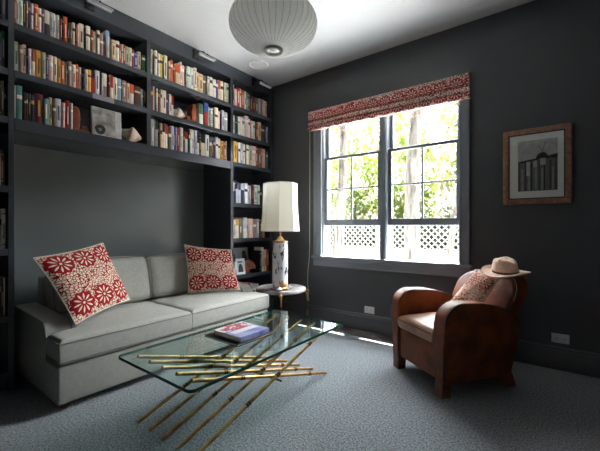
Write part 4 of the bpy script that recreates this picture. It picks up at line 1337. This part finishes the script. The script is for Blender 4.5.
shrub(-5.1, 11.9, 1.15, 3.5, 'leaf_pale', 'large pale straw-green shrub far back behind the left sash', 27, 5000)
shrub(-2.6, 11.9, 1.15, 3.5, 'leaf_pale', 'large pale straw-green shrub far back behind the right sash', 28, 5000)

hb = BM()
hr = random.Random(77)
for _ in range(5200):
    q = Vector((hr.uniform(-7.2, .4), hr.uniform(8.0, 8.5), hr.uniform(GZ, 1.32)))
    d_ = Vector((hr.gauss(0, 1), hr.gauss(0, 1), hr.gauss(0, .7))).normalized()
    u_, w_ = basis(d_); s_ = hr.uniform(.06, .12)
    vs = [hb.verts.new(q + d_ * s_), hb.verts.new(q + u_ * s_ * .5), hb.verts.new(q - d_ * s_), hb.verts.new(q - u_ * s_ * .5)]
    hb.faces.new(vs)
hg = thing('hedge', (-3.4, 8.25, GZ), 0, 'low dark green hedge growing behind the white lattice fence', 'hedge')
obj('foliage', hb, MT['hedge'], hg)
obj('woody_core', box(BM(), -7.2, .4, 8.15, 8.4, GZ, 1.2, .05), MT['hedge'], hg)

# ------------------------------------------------------------------ light: sky, sun, nothing else
w = bpy.data.worlds.new('sky'); sc.world = w; w.use_nodes = True
nt = w.node_tree
for n_ in list(nt.nodes): nt.nodes.remove(n_)
o_ = nt.nodes.new('ShaderNodeOutputWorld'); bg = nt.nodes.new('ShaderNodeBackground')
tc = nt.nodes.new('ShaderNodeTexCoord'); sx = nt.nodes.new('ShaderNodeSeparateXYZ'); rp = nt.nodes.new('ShaderNodeValToRGB')
nt.links.new(tc.outputs['Generated'], sx.inputs[0]); nt.links.new(sx.outputs[2], rp.inputs[0])
el = rp.color_ramp.elements
el[0].position = 0.0; el[0].color = (.92, .95, 1.0, 1)
el[1].position = 0.7; el[1].color = (.84, .92, 1.0, 1)
# a bright sun-side sky, dim behind the house, hazy and softer at the horizon
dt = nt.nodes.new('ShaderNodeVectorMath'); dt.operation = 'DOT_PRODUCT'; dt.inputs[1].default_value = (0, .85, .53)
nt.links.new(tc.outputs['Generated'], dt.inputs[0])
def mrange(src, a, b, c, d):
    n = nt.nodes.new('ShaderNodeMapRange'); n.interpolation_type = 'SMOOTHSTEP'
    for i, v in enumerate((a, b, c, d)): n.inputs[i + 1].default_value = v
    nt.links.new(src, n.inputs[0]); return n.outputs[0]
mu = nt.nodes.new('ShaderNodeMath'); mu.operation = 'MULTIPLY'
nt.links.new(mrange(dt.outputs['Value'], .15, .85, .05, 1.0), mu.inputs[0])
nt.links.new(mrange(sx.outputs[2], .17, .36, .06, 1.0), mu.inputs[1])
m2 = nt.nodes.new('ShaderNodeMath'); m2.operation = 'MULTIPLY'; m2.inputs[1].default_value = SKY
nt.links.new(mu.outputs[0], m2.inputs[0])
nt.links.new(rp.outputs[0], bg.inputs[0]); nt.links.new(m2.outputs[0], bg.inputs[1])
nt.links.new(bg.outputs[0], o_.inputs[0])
sd = bpy.data.lights.new('sun', 'SUN'); sd.energy = SUN; sd.angle = R(.6); sd.color = (1, .985, .96)
so = bpy.data.objects.new('sun', sd); col.objects.link(so)
so.rotation_euler = (-Vector((.15, .225, .78))).to_track_quat('-Z', 'Y').to_euler()
so.location = (0, 6, 8)
# window portal: only guides sampling of the sky
pl = bpy.data.lights.new('window_portal', 'AREA'); pl.shape = 'RECTANGLE'; pl.size = WX1 - WX0; pl.size_y = WZ1 - WZ0
pl.cycles.is_portal = True
po = bpy.data.objects.new('window_portal', pl); col.objects.link(po)
po.location = ((WX0 + WX1) / 2, BY + .165, (WZ0 + WZ1) / 2); po.rotation_euler = (R(-90), 0, 0)

# ------------------------------------------------------------------ camera and view
cd = bpy.data.cameras.new('camera'); cd.sensor_width = 36; cd.lens = 36 * 342 / 600; cd.shift_y = 1.5 / 600
cam = bpy.data.objects.new('camera', cd); col.objects.link(cam)
cam.location = (0, 0, 1.1); cam.rotation_euler = (R(90), 0, math.atan2(260, 342))
cd.clip_start = .05
sc.camera = cam
sc.view_settings.view_transform = 'Standard'; sc.view_settings.look = 'None'
sc.view_settings.exposure = EXPO; sc.view_settings.gamma = 1; sc.view_settings.use_curve_mapping = False
sc.cycles.max_bounces = 10; sc.cycles.diffuse_bounces = 6; sc.cycles.glossy_bounces = 4; sc.cycles.transparent_max_bounces = 16
sc.cycles.sample_clamp_indirect = 8
